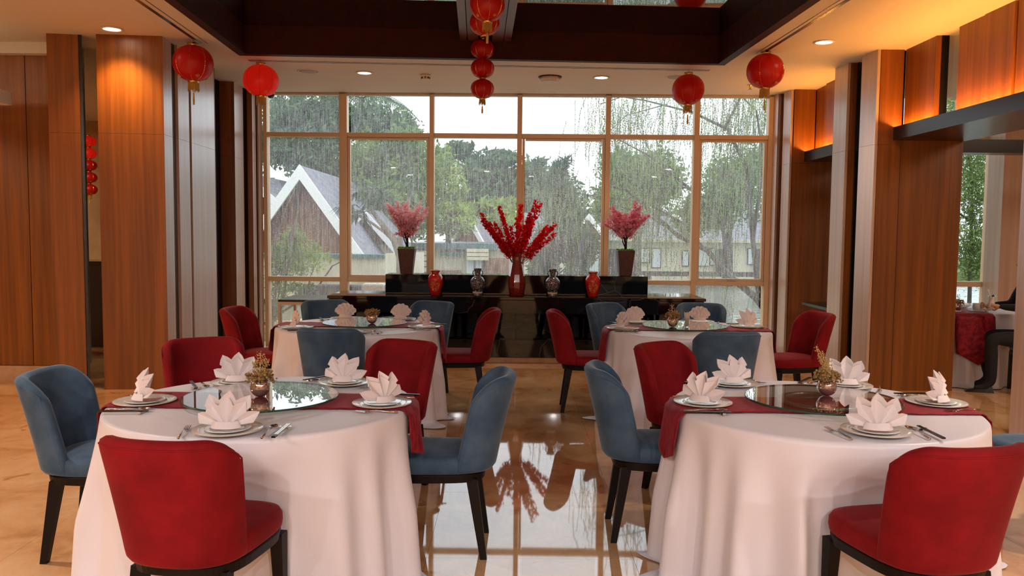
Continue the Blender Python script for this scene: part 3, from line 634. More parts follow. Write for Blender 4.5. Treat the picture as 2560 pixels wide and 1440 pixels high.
def runner_mesh(seed, dl, dr, w=.172):
    R = random.Random(seed); ph = R.uniform(0, 6); NV = 16; v = []; f = []
    us = [-1-i/12 for i in range(14, 0, -1)]+[-1+2*i/24 for i in range(25)]+[1+i/12 for i in range(1, 15)]
    for u in us:
        for j in range(NV+1):
            y = -w+2*w*j/NV; e = math.sqrt(TR*TR-y*y)-.006
            if abs(u) <= 1: x = u*e; z = TZ+.004
            else:
                sg = 1 if u > 0 else -1; L = (dr if sg > 0 else dl)*(.80+.20*(1-abs(y)/w)); d = (abs(u)-1)*12/14*L
                rr = .022; 
                if d < rr*1.57: an = d/rr; x = sg*(e+rr*math.sin(an)); z = TZ+.004-rr*(1-math.cos(an))
                else: x = sg*(e+rr+.012+.10*(d-rr)+.012*math.sin(20*y+ph)*min(1, d*4)); z = TZ+.004-rr-(d-rr*1.57)
                y = y*(1-.12*min(1, d*3))
            v.append((x, y+.004*math.sin(u*9+ph), z+.0015*math.sin(40*u+ph+y*30)*(abs(u) < 1)))
    n = len(us)
    for i in range(n-1):
        for j in range(NV): f.append((i*(NV+1)+j, (i+1)*(NV+1)+j, (i+1)*(NV+1)+j+1, i*(NV+1)+j+1))
    return baked('table_runner', v, f, 'runner', [('SOLIDIFY', dict(thickness=.003, offset=1))])
TB = [(-1.155, 3.79, 'near left', 11, .25, .26, 0), (1.46, 3.80, 'near right', 23, .27, .26, 0), (-1.30, 6.93, 'far left', 37, .25, .34, .02), (1.49, 6.90, 'far right', 41, .34, .22, 0), (4.92, 9.15, 'next room', 53, 0, 0, 0)]
for x, y, nm, sd, dl, dr, rz in TB:
    where = f'{nm} table' if nm != 'next room' else 'table in the next room'
    t = thing('round_table', f'round banquet table hidden under the floor length cloth, {where}', 'table', (x, y, 0))
    MB().lathe([(.0001, .725), (TR-.02, .725), (TR-.02, .757), (.0001, .757)], 40).make('table_top', 'dark_frame', t)
    MB().lathe([(.28, 0), (.28, .03), (.05, .06), (.05, .724)], 20).make('pedestal', 'black', t)
    link('tablecloth', cloth_mesh(sd, cx=x, cy=y), None, (x, y, .002), label=f'floor length white satin cloth draped over the {where}', cat='tablecloth', group='white tablecloths')
    if nm == 'next room': 
        continue
    link('table_runner', runner_mesh(sd, dl, dr), None, (x, y, .003), (0, 0, rz), label=f'crimson velvet runner across the {where}', cat='table runner', group='red table runners')
# runner of the next room hangs towards us with a pointed end
v = []; f = []; n = 14
for j in range(-7, n+1):
    for i in range(11):
        x = -.21+.42*i/10; e = math.sqrt(TR*TR-x*x)
        if j <= 0: v.append((x, -e*(1+j/7.0*1.6)-.002 if j < 0 else -e-.004, TZ+.006))
        else:
            d = j/n*(.40+.12*(1-abs(i-5)/5)); v.append((x, -e-.045-.15*d-.006*math.sin(i*1.4), TZ+.004-d))
for j in range(n+7):
    for i in range(10): f.append((j*11+i, j*11+i+1, (j+1)*11+i+1, (j+1)*11+i))
me = baked('table_runner', v, f, 'runner', [('SOLIDIFY', dict(thickness=.003, offset=1))])
link('table_runner', me, None, (4.80, 9.15, .003), label='crimson runner with pointed end hanging from the table in the next room', cat='table runner', group='red table runners')

def lazy_susan(x, y, label):
    z = TZ+.008; t = thing('lazy_susan', label, 'turntable', (x, y, z), group='glass turntables')
    MB().lathe([(.17, .0), (.205, .0), (.205, .016), (.17, .016), (.17, .0)], 40, cap=False).make('bearing_ring', 'grey_edge', t, True)
    MB().lathe([(.0001, .0165), (.352, .0165), (.352, .0245), (.0001, .0245)], 64).make('glass_disc', 'susan_glass', t)
    MB().lathe([(.352, .016), (.356, .017), (.356, .024), (.352, .025)], 64, cap=False).make('disc_edge', 'glass_edge', t, True)
    for k in range(6):
        a = k*PI/3; MB().lathe([(.0001, .016), (.008, .016), (.008, .0164)], 8, (.187*math.cos(a), .187*math.sin(a), 0)).make('pad', 'black', t)
    return t
SUS = [(-1.17, 3.79, 'near left'), (1.48, 3.85, 'near right'), (-1.25, 6.93, 'far left'), (1.47, 6.92, 'far right')]
for x, y, nm in SUS: lazy_susan(x, y, f'clear glass turntable in the middle of the {nm} table')
GT = TZ+.008+.0245+.001

# ---------------------------------------------------------------- centrepieces
def centrepiece(x, y, label, seed, tall, ribs=True, z=GT):
    R = random.Random(seed); t = thing('flower_vase', label, 'vase', (x, y, z), group='dried flower centrepieces')
    prof = []
    for i in range(25):
        a = -1.25+2.35*i/24; r = .046*math.cos(a)*(1+(.02*(-1)**i if ribs else 0)); prof.append((max(.004, r), .044+.046*math.sin(a)))
    MB().lathe([(.0001, prof[0][1]-.001)]+prof, 36, cap=False).make('bowl', M['bowl_glass'], t, True)
    b = MB()
    for k in range(150):
        a = R.uniform(0, 6.28); r = .062*math.sqrt(R.random()); b.blob((r*math.cos(a), r*math.sin(a), .085+R.uniform(-.012, .045)*(1-r*6)+.0), R.uniform(.0045, .0085))
    for k in range(26):
        a = R.uniform(0, 6.28); r = R.uniform(.05, .075); b.blob((r*math.cos(a), r*math.sin(a), .07+R.uniform(-.012, .025)), R.uniform(.004, .007))
    b.make('flower_heads', 'dry', t, kind='stuff')
    b = MB()
    for k in range(14): 
        a = R.uniform(0, 6.28); b.tube([(.0, 0, .02), (.02*math.cos(a), .02*math.sin(a), .07)], .0014, 4)
    b.make('stems', 'dry', t, kind='stuff')
    if tall:
        b = MB()
        for (dx, dy, h, sp) in tall:
            b.tube([(0, 0, .05), (dx*.4, dy*.4, .05+h*.5), (dx, dy, .05+h)], [.003, .002, .001], 4)
            for k in range(150):
                q = R.uniform(.25, 1); w = sp*(1-.5*abs(q-.7))
                a, e = R.uniform(0, 6.28), R.random()**.6*w
                b.blob((dx*q**1.3+e*math.cos(a), dy*q+e*math.sin(a), .05+h*q+R.uniform(-.01, .012)), R.uniform(.0016, .0036))
        b.make('spray', 'dry_pale', t, kind='stuff')
    return t
gm, gnt, gb = nodes('ribbed_mercury_glass'); gb.inputs['Base Color'].default_value = (.62, .50, .47, 1); gb.inputs['Metallic'].default_value = .85; gb.inputs['Roughness'].default_value = .09; M['bowl_glass'] = gm
centrepiece(-1.165, 3.76, 'ribbed glass bowl of brown dried flowers with pale spray on the near left turntable', 1, [(.004, 0, .15, .026), (.035, 0, .12, .016), (-.03, .01, .11, .016)])
centrepiece(1.525, 3.91, 'round glass bowl of dried flowers with tall spikes on the near right turntable', 2, [(-.06, 0, .19, .010), (-.02, .01, .16, .018), (.0, 0, .12, .024)], False)
centrepiece(-1.17, 6.82, 'small copper glass bowl of dried flower heads on the far left turntable', 3, [(.03, 0, .06, .02)])
centrepiece(1.34, 6.78, 'small glass bowl of upright dried flowers on the far right turntable', 4, [(-.01, 0, .13, .03), (.03, 0, .08, .02)], False)
t = thing('straw_glass', 'clear square tumbler of pale paper straws on the far right turntable', 'glass', (1.455, 6.77, GT))
MB().lathe([(.024, 0), (.027, .075), (.025, .075), (.022, .004)], 20).make('tumbler', 'clear_glass', t, True)
for k in range(16):
    a = k*2.4; r = .004*math.sqrt(k); MB().tube([(r*math.cos(a)*.8, r*math.sin(a)*.8, .006), (r*math.cos(a)*1.6, r*math.sin(a)*1.6, .115+.004*(k % 3))], .0035, 6).make('straw', 'napkin_pink', t, True)

# ---------------------------------------------------------------- place settings
def plate_parts():
    a = MB().lathe([(.0001, .002), (.075, .002), (.08, .0035), (.134, .012), (.136, .0135), (.134, .015), (.085, .0075), (.0001, .0065)], 48)
    b = MB().lathe([(.0001, .002), (.055, .002), (.088, .009), (.090, .011), (.087, .012), (.058, .006), (.0001, .0055)], 48)
    return mesh('charger_plate', a.v, a.f, 'plate', True), mesh('plate', b.v, b.f, 'plate', True)
ME_ch, ME_pl = plate_parts()
b = MB().lathe([(.1335, .0150), (.1345, .0158), (.1365, .0150), (.1368, .0135)], 48, cap=False); ME_rim = mesh('rim_band', b.v, b.f, 'plate_rim', True)
def napkin_mesh(seed, style, mt):
    R = random.Random(seed); v = []; f = []
    if style == 'crown': layers = [(3, .126, .006, .74, .015), (5, .102, -.014, 1.36, .015)]
    else: layers = [(6, .128, .0, 1.20, .012), (5, .10, -.014, 1.30, .010), (5, .066, -.03, 1.4, .008)]
    meshes = []
    for (n, h, yo, spread, amp) in layers:
        K = n*4; NR = 7; base = len(v); jit = [R.uniform(.80, 1.1) for _ in range(n+2)]; sk = R.uniform(-.12, .12)
        for i in range(K+1):
            u = i/K; th = (u-.5)*2*spread+sk*.3; ph = (u*n) % 1.0; tri = 1-abs(2*ph-1); pk = jit[min(n, int(u*n))]
            R1 = h*((.83+.24*tri*pk) if style == 'crown' else (.93+.07*tri*pk))
            zig = amp*(tri-.5)*2
            for j in range(NR+1):
                q = j/NR; rr = R1*q+.004
                v.append((rr*math.sin(th)*(1.22 if style == 'crown' else .85), yo+zig*q**.8+.012*(q-.2)*(1 if yo < -.01 else -.3), .012+rr*math.cos(th)*(1 if abs(th) < 1.3 else .9)))
        for i in range(K):
            for j in range(NR): f.append((base+i*(NR+1)+j, base+(i+1)*(NR+1)+j, base+(i+1)*(NR+1)+j+1, base+i*(NR+1)+j+1))
    return baked('napkin', v, f, mt, [('SOLIDIFY', dict(thickness=.0042, offset=0))] if style == 'crown' else [('SOLIDIFY', dict(thickness=.0042, offset=0)), ('SUBSURF', dict(levels=1))], style != 'crown')
def cuff_mesh(mt):
    b = MB(); v = []; f = []; n = 20
    for j in range(5):
        for i in range(n+1):
            a = PI*(.08+.84*i/n); v.append((.062*math.cos(a)*(1-.06*j), -.012-.045*math.sin(a)*(1-.1*j), .010+.007*j))
    for j in range(4):
        for i in range(n): f.append((j*(n+1)+i, j*(n+1)+i+1, (j+1)*(n+1)+i+1, (j+1)*(n+1)+i))
    return baked('folded_cuff', v, f, mt, [('SOLIDIFY', dict(thickness=.005, offset=0)), ('SUBSURF', dict(levels=1))])
NK = {('crown', s): napkin_mesh(s, 'crown', 'napkin') for s in (1, 2, 3, 4, 5)}; NK.update({('fan', s): napkin_mesh(s, 'fan', 'napkin_pink') for s in (1, 2, 3)})
CF = {'crown': cuff_mesh('napkin'), 'fan': cuff_mesh('napkin_pink')}
def fork_mesh():
    b = MB(); b.tube([(0, -.095, .004), (0, -.05, .006), (0, .0, .012), (0, .03, .008)], [.005, .004, .0022, .0035], 8)
    b.hexa([(-.010, .030, .004), (.010, .030, .004), (.011, .048, .003), (-.011, .048, .003)], [(-.008, .030, .007), (.008, .030, .007), (.011, .048, .006), (-.011, .048, .006)])
    hd = MB(); 
    for k in range(4):
        x = -.009+.006*k; hd.hexa([(x-.0016, .048, .003), (x+.0016, .048, .003), (x+.001, .092, .008), (x-.001, .092, .008)], [(x-.0016, .048, .005), (x+.0016, .048, .005), (x+.001, .092, .010), (x-.001, .092, .010)])
    return mesh('handle', b.v, b.f, 'steel', True), mesh('tines', hd.v, hd.f, 'steel')
def spoon_mesh():
    b = MB(); b.tube([(0, -.095, .004), (0, -.05, .006), (0, .0, .012), (0, .045, .009)], [.005, .004, .0022, .0028], 8)
    v = []; f = []; n = 20; rg = 5
    for i in range(rg+1):
        q = i/rg
        for k in range(n):
            a = 2*PI*k/n; v.append((.0185*q*math.cos(a), .068+.027*q*math.sin(a), .003+.009*q*q))
    for i in range(rg):
        for k in range(n): f.append((i*n+k, i*n+(k+1) % n, (i+1)*n+(k+1) % n, (i+1)*n+k))
    return mesh('handle', b.v, b.f, 'steel', True), baked('bowl', v, f, 'steel', [('SOLIDIFY', dict(thickness=.0012))])
def chop_mesh(mt):
    b = MB().hexa([(-.0033, -.12, 0), (.0033, -.12, 0), (.002, .09, .001), (-.002, .09, .001)], [(-.0033, -.12, .0065), (.0033, -.12, .0065), (.0025, .09, .006), (-.0025, .09, .006)])
    return mesh('stick', b.v, b.f, mt)
b = MB().box((-.0036, -.122, -.0002), (.0036, -.09, .0068)); ME_cap = mesh('end_cap', b.v, b.f, 'black')
FKm, SPm, CHb, CHs = fork_mesh(), spoon_mesh(), chop_mesh('black'), chop_mesh('steel')
b = MB().hexa([(-.022, -.007, 0), (.022, -.007, 0), (.022, .007, 0), (-.022, .007, 0)], [(-.020, -.004, .006), (.020, -.004, .006), (.020, .004, .006), (-.020, .004, .006)]).box((-.024, -.007, .001), (-.016, .007, .010)).box((.016, -.007, .001), (.024, .007, .010))
ME_rest = mesh('chopstick_rest', b.v, b.f, 'steel')
def setting(tx, ty, px, py, place, style, sd, steelchop=False, small=True, rotn=0.0, fork=True):
    hx, hy = nrm(tx-px, ty-py); a = math.atan2(hy, hx)-PI/2
    def at(u, w, z=TZ+.0055):
        return (px+math.cos(a)*u-math.sin(a)*w, py+math.sin(a)*u+math.cos(a)*w, z)
    t = thing('charger_plate', f'large white charger plate with thin gold rim, {place}', 'plate', at(0, 0), a, 'charger plates'); dh = link('dish', ME_ch, t); link('rim_band', ME_rim, dh)
    z2 = TZ+.0055+.0065
    t = thing('side_plate', f'smaller white plate stacked on the charger, {place}', 'plate', at(0, 0, z2), a, 'white plates stacked on chargers'); link('dish', ME_pl, t)
    if style != 'none': t = thing('napkin', f'{"white crown folded" if style == "crown" else "pale pink fan folded"} napkin on the plate, {place}', 'napkin', at(0, .0, z2+.0045), rotn, 'folded napkins')
    if style != 'none': link('pleats', NK[(style, sd)], t); link('folded_cuff', CF[style], t)
    if fork:
        t = thing('fork', f'silver fork left of the plate, {place}', 'fork', at(-.165, -.02), a+.12, 'forks'); link('handle', FKm[0], t); link('tines', FKm[1], t)
    t = thing('spoon', f'silver spoon right of the plate, {place}', 'spoon', at(.165, -.02), a-.05, 'spoons'); link('handle', SPm[0], t); link('bowl', SPm[1], t)
    t = thing('chopstick_rest', f'metal chopstick rest, {place}', 'chopstick rest', at(.215, .045), a, 'chopstick rests'); link('bar', ME_rest, t)
    for k in (0, 1):
        t = thing('chopstick', f'one of the pair of {"silver" if steelchop else "black"} chopsticks, {place}', 'chopstick', at(.211+.008*k, -.01, TZ+.0125), a-.06, f'chopsticks, {place}')
        st_ = link('stick', CHs if steelchop else CHb, t)
        if steelchop: link('end_cap', ME_cap, t)
S = [(-1.155, 3.79, -1.685, 3.721, 'left seat, near left table', 'crown', 1, 0, -.9), (-1.155, 3.79, -1.422, 4.216, 'back left seat, near left table', 'crown', 2, 0, .15),
 (-1.155, 3.79, -.87, 4.233, 'back right seat, near left table', 'crown', 3, 0, -.3), (-1.155, 3.79, -.594, 3.726, 'aisle seat, near left table', 'crown', 4, 0, .9), (-1.155, 3.79, -1.122, 3.20, 'front seat, near left table', 'crown', 5, 1, .05),
 (1.46, 3.80, .905, 3.812, 'aisle seat, near right table', 'crown', 4, 0, -.9), (1.46, 3.80, 1.175, 4.316, 'back left seat, near right table', 'crown', 3, 0, .35),
 (1.46, 3.80, 1.771, 4.289, 'back right seat, near right table', 'crown', 2, 0, -.2), (1.46, 3.80, 2.03, 3.86, 'right seat, near right table', 'crown', 1, 0, .8), (1.46, 3.80, 1.485, 3.28, 'front seat, near right table', 'crown', 5, 0, -.1),
 (-1.30, 6.93, -1.76, 6.66, 'left seat, far left table', 'fan', 1, 0, -1.0), (-1.30, 6.93, -1.506, 7.38, 'back left seat, far left table', 'fan', 2, 0, .1),
 (-1.30, 6.93, -1.00, 7.36, 'back right seat, far left table', 'fan', 3, 0, -.1), (-1.30, 6.93, -.73, 6.78, 'aisle seat, far left table', 'fan', 1, 0, 1.1), (-1.30, 6.93, -1.25, 6.38, 'front seat, far left table', 'none', 0, 1, 0),
 (1.49, 6.90, .93, 6.80, 'aisle seat, far right table', 'fan', 2, 0, -1.1), (1.49, 6.90, 1.10, 7.30, 'back left seat, far right table', 'fan', 3, 0, .15),
 (1.49, 6.90, 1.70, 7.38, 'back right seat, far right table', 'fan', 2, 0, -.1), (1.49, 6.90, 2.03, 7.02, 'right seat, far right table', 'crown', 2, 0, .5)]
for tx, ty, px, py, pl_, st, sd, sc_, rn in S:
    setting(tx, ty, px, py, pl_, st, sd, bool(sc_), True, rn)

# ---------------------------------------------------------------- vases and blossoms on the counter
def vase_pattern(name, base, ink, scale, lo):
    m_, nt, b = nodes(name); N = nt.nodes.new; L = nt.links.new
    g = N('ShaderNodeTexCoord'); v = N('ShaderNodeTexVoronoi'); v.feature = 'DISTANCE_TO_EDGE'; v.inputs['Scale'].default_value = scale; L(g.outputs['Object'], v.inputs['Vector'])
    r = N('ShaderNodeValToRGB'); r.color_ramp.interpolation = 'LINEAR'; r.color_ramp.elements[0].position = lo; r.color_ramp.elements[0].color = (*ink, 1); r.color_ramp.elements[1].position = lo+.035; r.color_ramp.elements[1].color = (*base, 1)
    L(v.outputs['Distance'], r.inputs[0]); L(r.outputs[0], b.inputs['Base Color']); b.inputs['Roughness'].default_value = .15; setp(b, 'Coat Weight', .6); return m_
M['bw'] = vase_pattern('blue_white_porcelain_pattern', (.012, .020, .055), (.60, .54, .48), 46, .012)
M['tallred'] = vase_pattern('red_mosaic_glaze', (.26, .012, .010), (.10, .006, .006), 60, .05)
def red_gold():
    m_, nt, b = nodes('red_glaze_with_gold_dragon'); N = nt.nodes.new; L = nt.links.new
    g = N('ShaderNodeTexCoord'); n = N('ShaderNodeTexNoise'); n.inputs['Scale'].default_value = 26; n.inputs['Detail'].default_value = 2; n.inputs['Distortion'].default_value = 2; L(g.outputs['Object'], n.inputs['Vector'])
    r = N('ShaderNodeValToRGB'); r.color_ramp.elements[0].position = .47; r.color_ramp.elements[0].color = (0, 0, 0, 1); r.color_ramp.elements[1].position = .5; r.color_ramp.elements[1].color = (1, 1, 1, 1); e = r.color_ramp.elements.new(.53); e.color = (1, 1, 1, 1); e = r.color_ramp.elements.new(.56); e.color = (0, 0, 0, 1)
    L(n.outputs['Fac'], r.inputs[0])
    # an ellipse on the front of the vase
    vm = N('ShaderNodeVectorMath'); vm.operation = 'DISTANCE'; vm.inputs[1].default_value = (0, -.078, .12); L(g.outputs['Object'], vm.inputs[0])
    ms = N('ShaderNodeMapRange'); ms.inputs['From Min'].default_value = .068; ms.inputs['From Max'].default_value = .055; L(vm.outputs['Value'], ms.inputs[0])
    mu = N('ShaderNodeMath'); mu.operation = 'MULTIPLY'; L(r.outputs[0], mu.inputs[0]); L(ms.outputs[0], mu.inputs[1])
    mx = N('ShaderNodeMixRGB'); mx.inputs[1].default_value = (.50, .008, .005, 1); mx.inputs[2].default_value = (.62, .34, .06, 1); L(mu.outputs[0], mx.inputs[0]); L(mx.outputs[0], b.inputs['Base Color'])
    b.inputs['Roughness'].default_value = .12; setp(b, 'Coat Weight', .8); return m_
M['red_gold'] = red_gold()
CT = .8015; VY = 9.86
def jar(x, tx):
    t = thing('red_vase', f'short glossy red vase with gold dragon pattern, {tx}', 'vase', (x, VY, CT), group='short red vases')
    MB().lathe([(.0001, 0), (.055, 0), (.058, .01), (.068, .06), (.086, .13), (.092, .18), (.088, .22), (.068, .25), (.050, .262), (.048, .285), (.060, .297), (.064, .303), (.056, .303), (.044, .28)], 40, cap=False).make('body', 'red_gold', t, True)
    MB().lathe([(.058, .302), (.0645, .302), (.0645, .306), (.058, .307)], 40, cap=False).make('lip', 'plate', t, True)
jar(-.925, 'at the left of the counter'); jar(.975, 'at the right of the counter')
def bwv(x, tx):
    t = thing('patterned_vase', f'dark blue and white patterned porcelain vase with two handles, {tx}', 'vase', (x, VY, CT), group='blue and white vases')
    MB().lathe([(.0001, 0), (.056, 0), (.058, .01), (.05, .03), (.052, .05), (.060, .055), (.085, .12), (.092, .16), (.088, .19), (.062, .225), (.036, .24), (.036, .30), (.050, .325), (.052, .332), (.044, .332), (.030, .30)], 40, cap=False).make('body', M['bw'], t, True)
    MB().lathe([(.0565, .030), (.0585, .036), (.061, .054), (.053, .05)], 40, cap=False).make('foot_band', 'plate_rim', t, True)
    for s in (-1, 1): MB().tube([(s*.034, 0, .305), (s*.055, 0, .30), (s*.060, 0, .275), (s*.052, 0, .255), (s*.058, 0, .24), (s*.045, 0, .232)], .0055, 6).make('handle', 'black', t, True)
bwv(-.415, 'left of the tall red vase'); bwv(.49, 'right of the tall red vase')
def blossom_branches(name, par, tips, r0_, mt, seed, size, dens, twig_r=.004, base=(0, 0, 0), lean=.35, bud=None):
    R = random.Random(seed); bt = MB(); bb = MB(); by = MB()
    for (tx, ty, tz, sp) in tips:
        p0 = Vector(base); p3 = Vector((tx, ty, tz)); p1 = p0.lerp(p3, .35)+Vector((0, 0, .06)); pts = []
        for i in range(13):
            q = i/12; pts.append((1-q)**2*p0+2*q*(1-q)*p1+q*q*p3)
        bt.tube(pts, [twig_r*(1-.7*i/12) for i in range(13)], 5)
        L = (p3-p0).length; nb = int(L*dens)
        for k in range(nb):
            q = r0_+(1-r0_)*R.random(); i = min(11, int(q*12)); c = pts[i].lerp(pts[i+1], q*12-i)
            off = Vector((R.gauss(0, 1), R.gauss(0, 1), R.gauss(0, 1)))*sp*(1.1-.5*q); c = c+off; d = off.normalized() if off.length > 0 else Vector((0, -1, 0))
            s_ = size*R.uniform(.7, 1.25); a = d.orthogonal().normalized(); e = d.cross(a); n0 = len(bb.v); bb.v.append(tuple(c))
            for m_ in range(5):
                w = m_*2*PI/5; w2 = w+PI/5; u1 = a*math.cos(w)+e*math.sin(w); u2 = a*math.cos(w2)+e*math.sin(w2); u3 = a*math.cos(w2+PI/5)+e*math.sin(w2+PI/5)
                n1 = len(bb.v); bb.v += [tuple(c+(u1*.55+d*.2)*s_), tuple(c+(u2*1.05+d*.45)*s_), tuple(c+(u3*.55+d*.2)*s_)]; bb.f += [(n0, n1, n1+1), (n0, n1+1, n1+2)]
            if bud and R.random() < bud: by.blob(tuple(c+d*s_*.4), s_*.3)
    bt.make('branches', 'stem', par, True, kind='stuff'); bb.make('blossoms', mt, par, kind='stuff')
    if bud: by.make('buds', 'yellow_bud', par, kind='stuff')
t = thing('tall_red_vase', 'tall dark red mosaic vase at the centre of the counter', 'vase', (.058, VY+.06, CT))
MB().lathe([(.0001, 0), (.080, 0), (.088, .02), (.102, .10), (.106, .17), (.095, .26), (.074, .36), (.060, .43), (.060, .47), (.072, .52), (.070, .523), (.055, .47)], 10, cap=False).make('body', M['tallred'], t)
t = thing('red_blossoms', 'spreading spray of red blossom branches in the tall red vase', 'flowers', (.058, VY+.06, CT+.30))
tips = []
for (px, pz) in ((-.44, .70), (-.42, .62), (-.36, .60), (-.27, .60), (-.22, .79), (-.17, .62), (-.08, .55), (.04, .83), (.0, .66), (.10, .60), (.14, .70), (.22, .86), (.27, .84), (.18, .62), (.36, .56), (.46, .60), (.47, .48), (.32, .50), (-.30, .48)):
    tips.append((px, rnd.uniform(-.14, .14), pz-.02, .019))
blossom_branches('x', t, tips, .38, 'red_blossom', 3, .0200, 215, .004, (0, 0, 0), bud=.08)
def planter(x, tx, seed, tips):
    t = thing('planter', f'tapered dark red square planter with moss, {tx}', 'planter', (x, 10.10, 1.047), group='tapered planters')
    a, c = .072, .105; H_ = .315
    bevel(MB().hexa([(-a, -a, 0), (a, -a, 0), (a, a, 0), (-a, a, 0)], [(-c, -c, H_), (c, -c, H_), (c, c, H_), (-c, c, H_)]).make('pot', 'planter', t), .004, 1)
    b = MB(); R = random.Random(seed)
    for k in range(110): b.blob((R.uniform(-.095, .095), R.uniform(-.095, .095), H_+R.uniform(.0, .012)), R.uniform(.008, .014))
    b.make('moss', 'moss', t, kind='stuff')
    t2 = thing('blossom_tree', f'small pink blossom tree standing in the planter, {tx}', 'plant', (x, 10.10, 1.047+H_+.004), group='pink blossom trees')
    b = MB(); b.tube([(0, 0, 0), (.005, 0, .12), (.03, 0, .24), (.02, 0, .34)], [.017, .014, .010, .006], 8); b.tube([(0, 0, .08), (-.03, 0, .18), (-.05, .01, .28)], [.012, .009, .006], 8); b.tube([(.0, 0, .02), (-.035, 0, .10), (-.06, 0, .22)], [.009, .007, .004], 6)
    b.make('trunk', 'stem', t2, True)
    blossom_branches('x', t2, tips, .25, 'pink_blossom', seed, .0165, 300, .003, (0, 0, .10))
R = random.Random(5); tp = [(-.24, 0, .54, .02), (-.20, 0, .42, .018), (.21, 0, .40, .018), (.26, .02, .50, .008), (-.15, 0, .17, .012), (.15, 0, .24, .018)]
for k in range(15): a = -.75+1.5*k/14; tp.append((.40*math.sin(a)*R.uniform(.6, 1), R.uniform(-.12, .12), .10+.47*math.cos(a*.7)*R.uniform(.72, 1.05), .028))
planter(-1.30, 'at the left end of the upper shelf', 21, tp)
R = random.Random(9); tp = [(-.26, 0, .31, .008), (.28, 0, .43, .010), (.12, 0, .60, .022), (.17, 0, .55, .02), (-.19, 0, .54, .022), (-.15, 0, .50, .026), (-.12, 0, .46, .03)]
for k in range(12): a = -.8+1.6*k/11; tp.append((.34*math.sin(a), R.uniform(-.1, .1), .12+.36*math.cos(a*.8)*R.uniform(.8, 1.05), .03))
planter(1.395, 'at the right end of the upper shelf', 22, tp)

# ---------------------------------------------------------------- lanterns
def lantern_parts(par, r, h, lit=False, top=True, bottom=True, fr=True, tas=True, x=0, z=0):
    n = 26; prof = []
    rc = r*.26
    for i in range(n*2+1):
        a = -PI/2+PI*i/(n*2); rr = max(rc, (r if abs(math.sin(a)) < 1 else r)*math.cos(a)**.8 if math.cos(a) > 0 else rc)
        prof.append((rr*(1+(.008 if i % 2 else -.004)), h/2*math.sin(a)))
    prof = [p for p in prof if p[0] > rc*1.001] ; 
    z0, z1 = prof[0][1]-.003, prof[-1][1]+.003
    MB().lathe(prof, 36, (0, 0, z), cap=False).make('shade', 'lantern_lit' if lit else 'lantern', par, True)
    for k in range(8):
        a = 2*PI*k/8+.2; MB().tube([((p[0]+.0005)*math.cos(a), (p[0]+.0005)*math.sin(a), z+p[1]) for p in prof[::4]], .0018, 4).make('seam', 'lantern_seam' if lit else 'gold', par)
    if top: MB().lathe([(rc*1.0, z1-.012), (rc*1.05, z1-.012), (rc*1.05, z1+.022), (rc*1.0, z1+.022)], 28, (0, 0, z), cap=False).make('cap', 'gold', par, True)
    if bottom: MB().lathe([(rc*1.0, z0-.016), (rc*1.05, z0-.016), (rc*1.05, z0+.014), (rc*1.0, z0+.014)], 28, (0, 0, z), cap=False).make('collar', 'gold', par, True)
    for k in range(4):
        a = 2*PI*k/4-.9; q = prof[9]; c = Vector((q[0]*math.cos(a), q[0]*math.sin(a), z+q[1])); nn = Vector((math.cos(a), math.sin(a), -.9)).normalized(); u = nn.orthogonal().normalized(); w = nn.cross(u); b = MB()
        for m_ in range(6):
            t_ = m_*PI/3; b.blob(tuple(c+(u*math.cos(t_)+w*math.sin(t_))*r*.07+nn*.001), r*.035, (1, 1, .6))
        b.blob(tuple(c+nn*.001), r*.035); b.make('emblem', 'gold_thread', par)
    zb = z+z0-.014
    if fr:
        b = MB(); R = random.Random(3); fl_ = r*.42
        for k in range(60):
            a = 2*PI*k/60; b.tube([(rc*1.0*math.cos(a), rc*1.0*math.sin(a), zb), (rc*1.04*math.cos(a)+R.uniform(-.004, .004), rc*1.04*math.sin(a)+R.uniform(-.004, .004), zb-fl_*R.uniform(.75, 1.1))], r*.0135, 3)
        b.make('fringe', 'gold_thread', par, kind='stuff')
    if tas:
        MB().tube([(0, 0, zb+.01), (0, 0, zb-r*.55)], .001, 4).make('tassel_cord', 'gold_thread', par)
        MB().lathe([(.002, 0), (.008, -.01), (.007, -.02), (.010, -r*.35), (.009, -r*.62)], 10, (0, 0, zb-r*.5)).make('tassel', 'gold_thread', par, True)
    return z1, z0
def lantern(x, y, zc, r, h, label, lit=False, group='round red lanterns', hang=CZ, **kw):
    t = thing('paper_lantern', label, 'lantern', (x, y, zc), group=group)
    z1, z0 = lantern_parts(t, r, h, lit, **kw)
    MB().tube([(0, 0, z1-.03), (0, 0, hang-zc)], .0012, 4).make('hanging_cord', 'dark_frame', t)
    MB().tube([(-r*.27, 0, z1+.018), (r*.27, 0, z1+.018)], .0015, 4).make('wire', 'gold', t)
    return t
lantern(-3.14, 8.13, 3.19, .19, .34, 'red lantern hanging at the left ceiling slot before the wood fins')
lantern(-2.75, 9.02, 3.19, .187, .33, 'glowing red lantern in the upper left corner of the window', True)
lantern(1.95, 9.28, 3.18, .178, .33, 'red lantern hanging in front of the right mullion of the window')
lantern(2.53, 8.37, 3.215, .184, .335, 'red lantern hanging at the right ceiling slot beside the downlight')
LX = -.332
for i, (z, tx) in enumerate(((3.085, 'lowest'), (3.30, 'middle'), (3.50, 'uppermost'))):
    t = lantern(LX-.002, 8.80, z, .125, .198, f'small red lantern, {tx} of the chain of three at the centre', False, 'lantern chain before the window', hang=z+.115, fr=(i == 0), tas=(i == 0), bottom=True)
lantern(-.27, 7.55, 3.46, .135, .22, 'small red lantern half hidden behind the big central lantern', hang=3.59, fr=False, tas=False, group='lanterns under the beam')
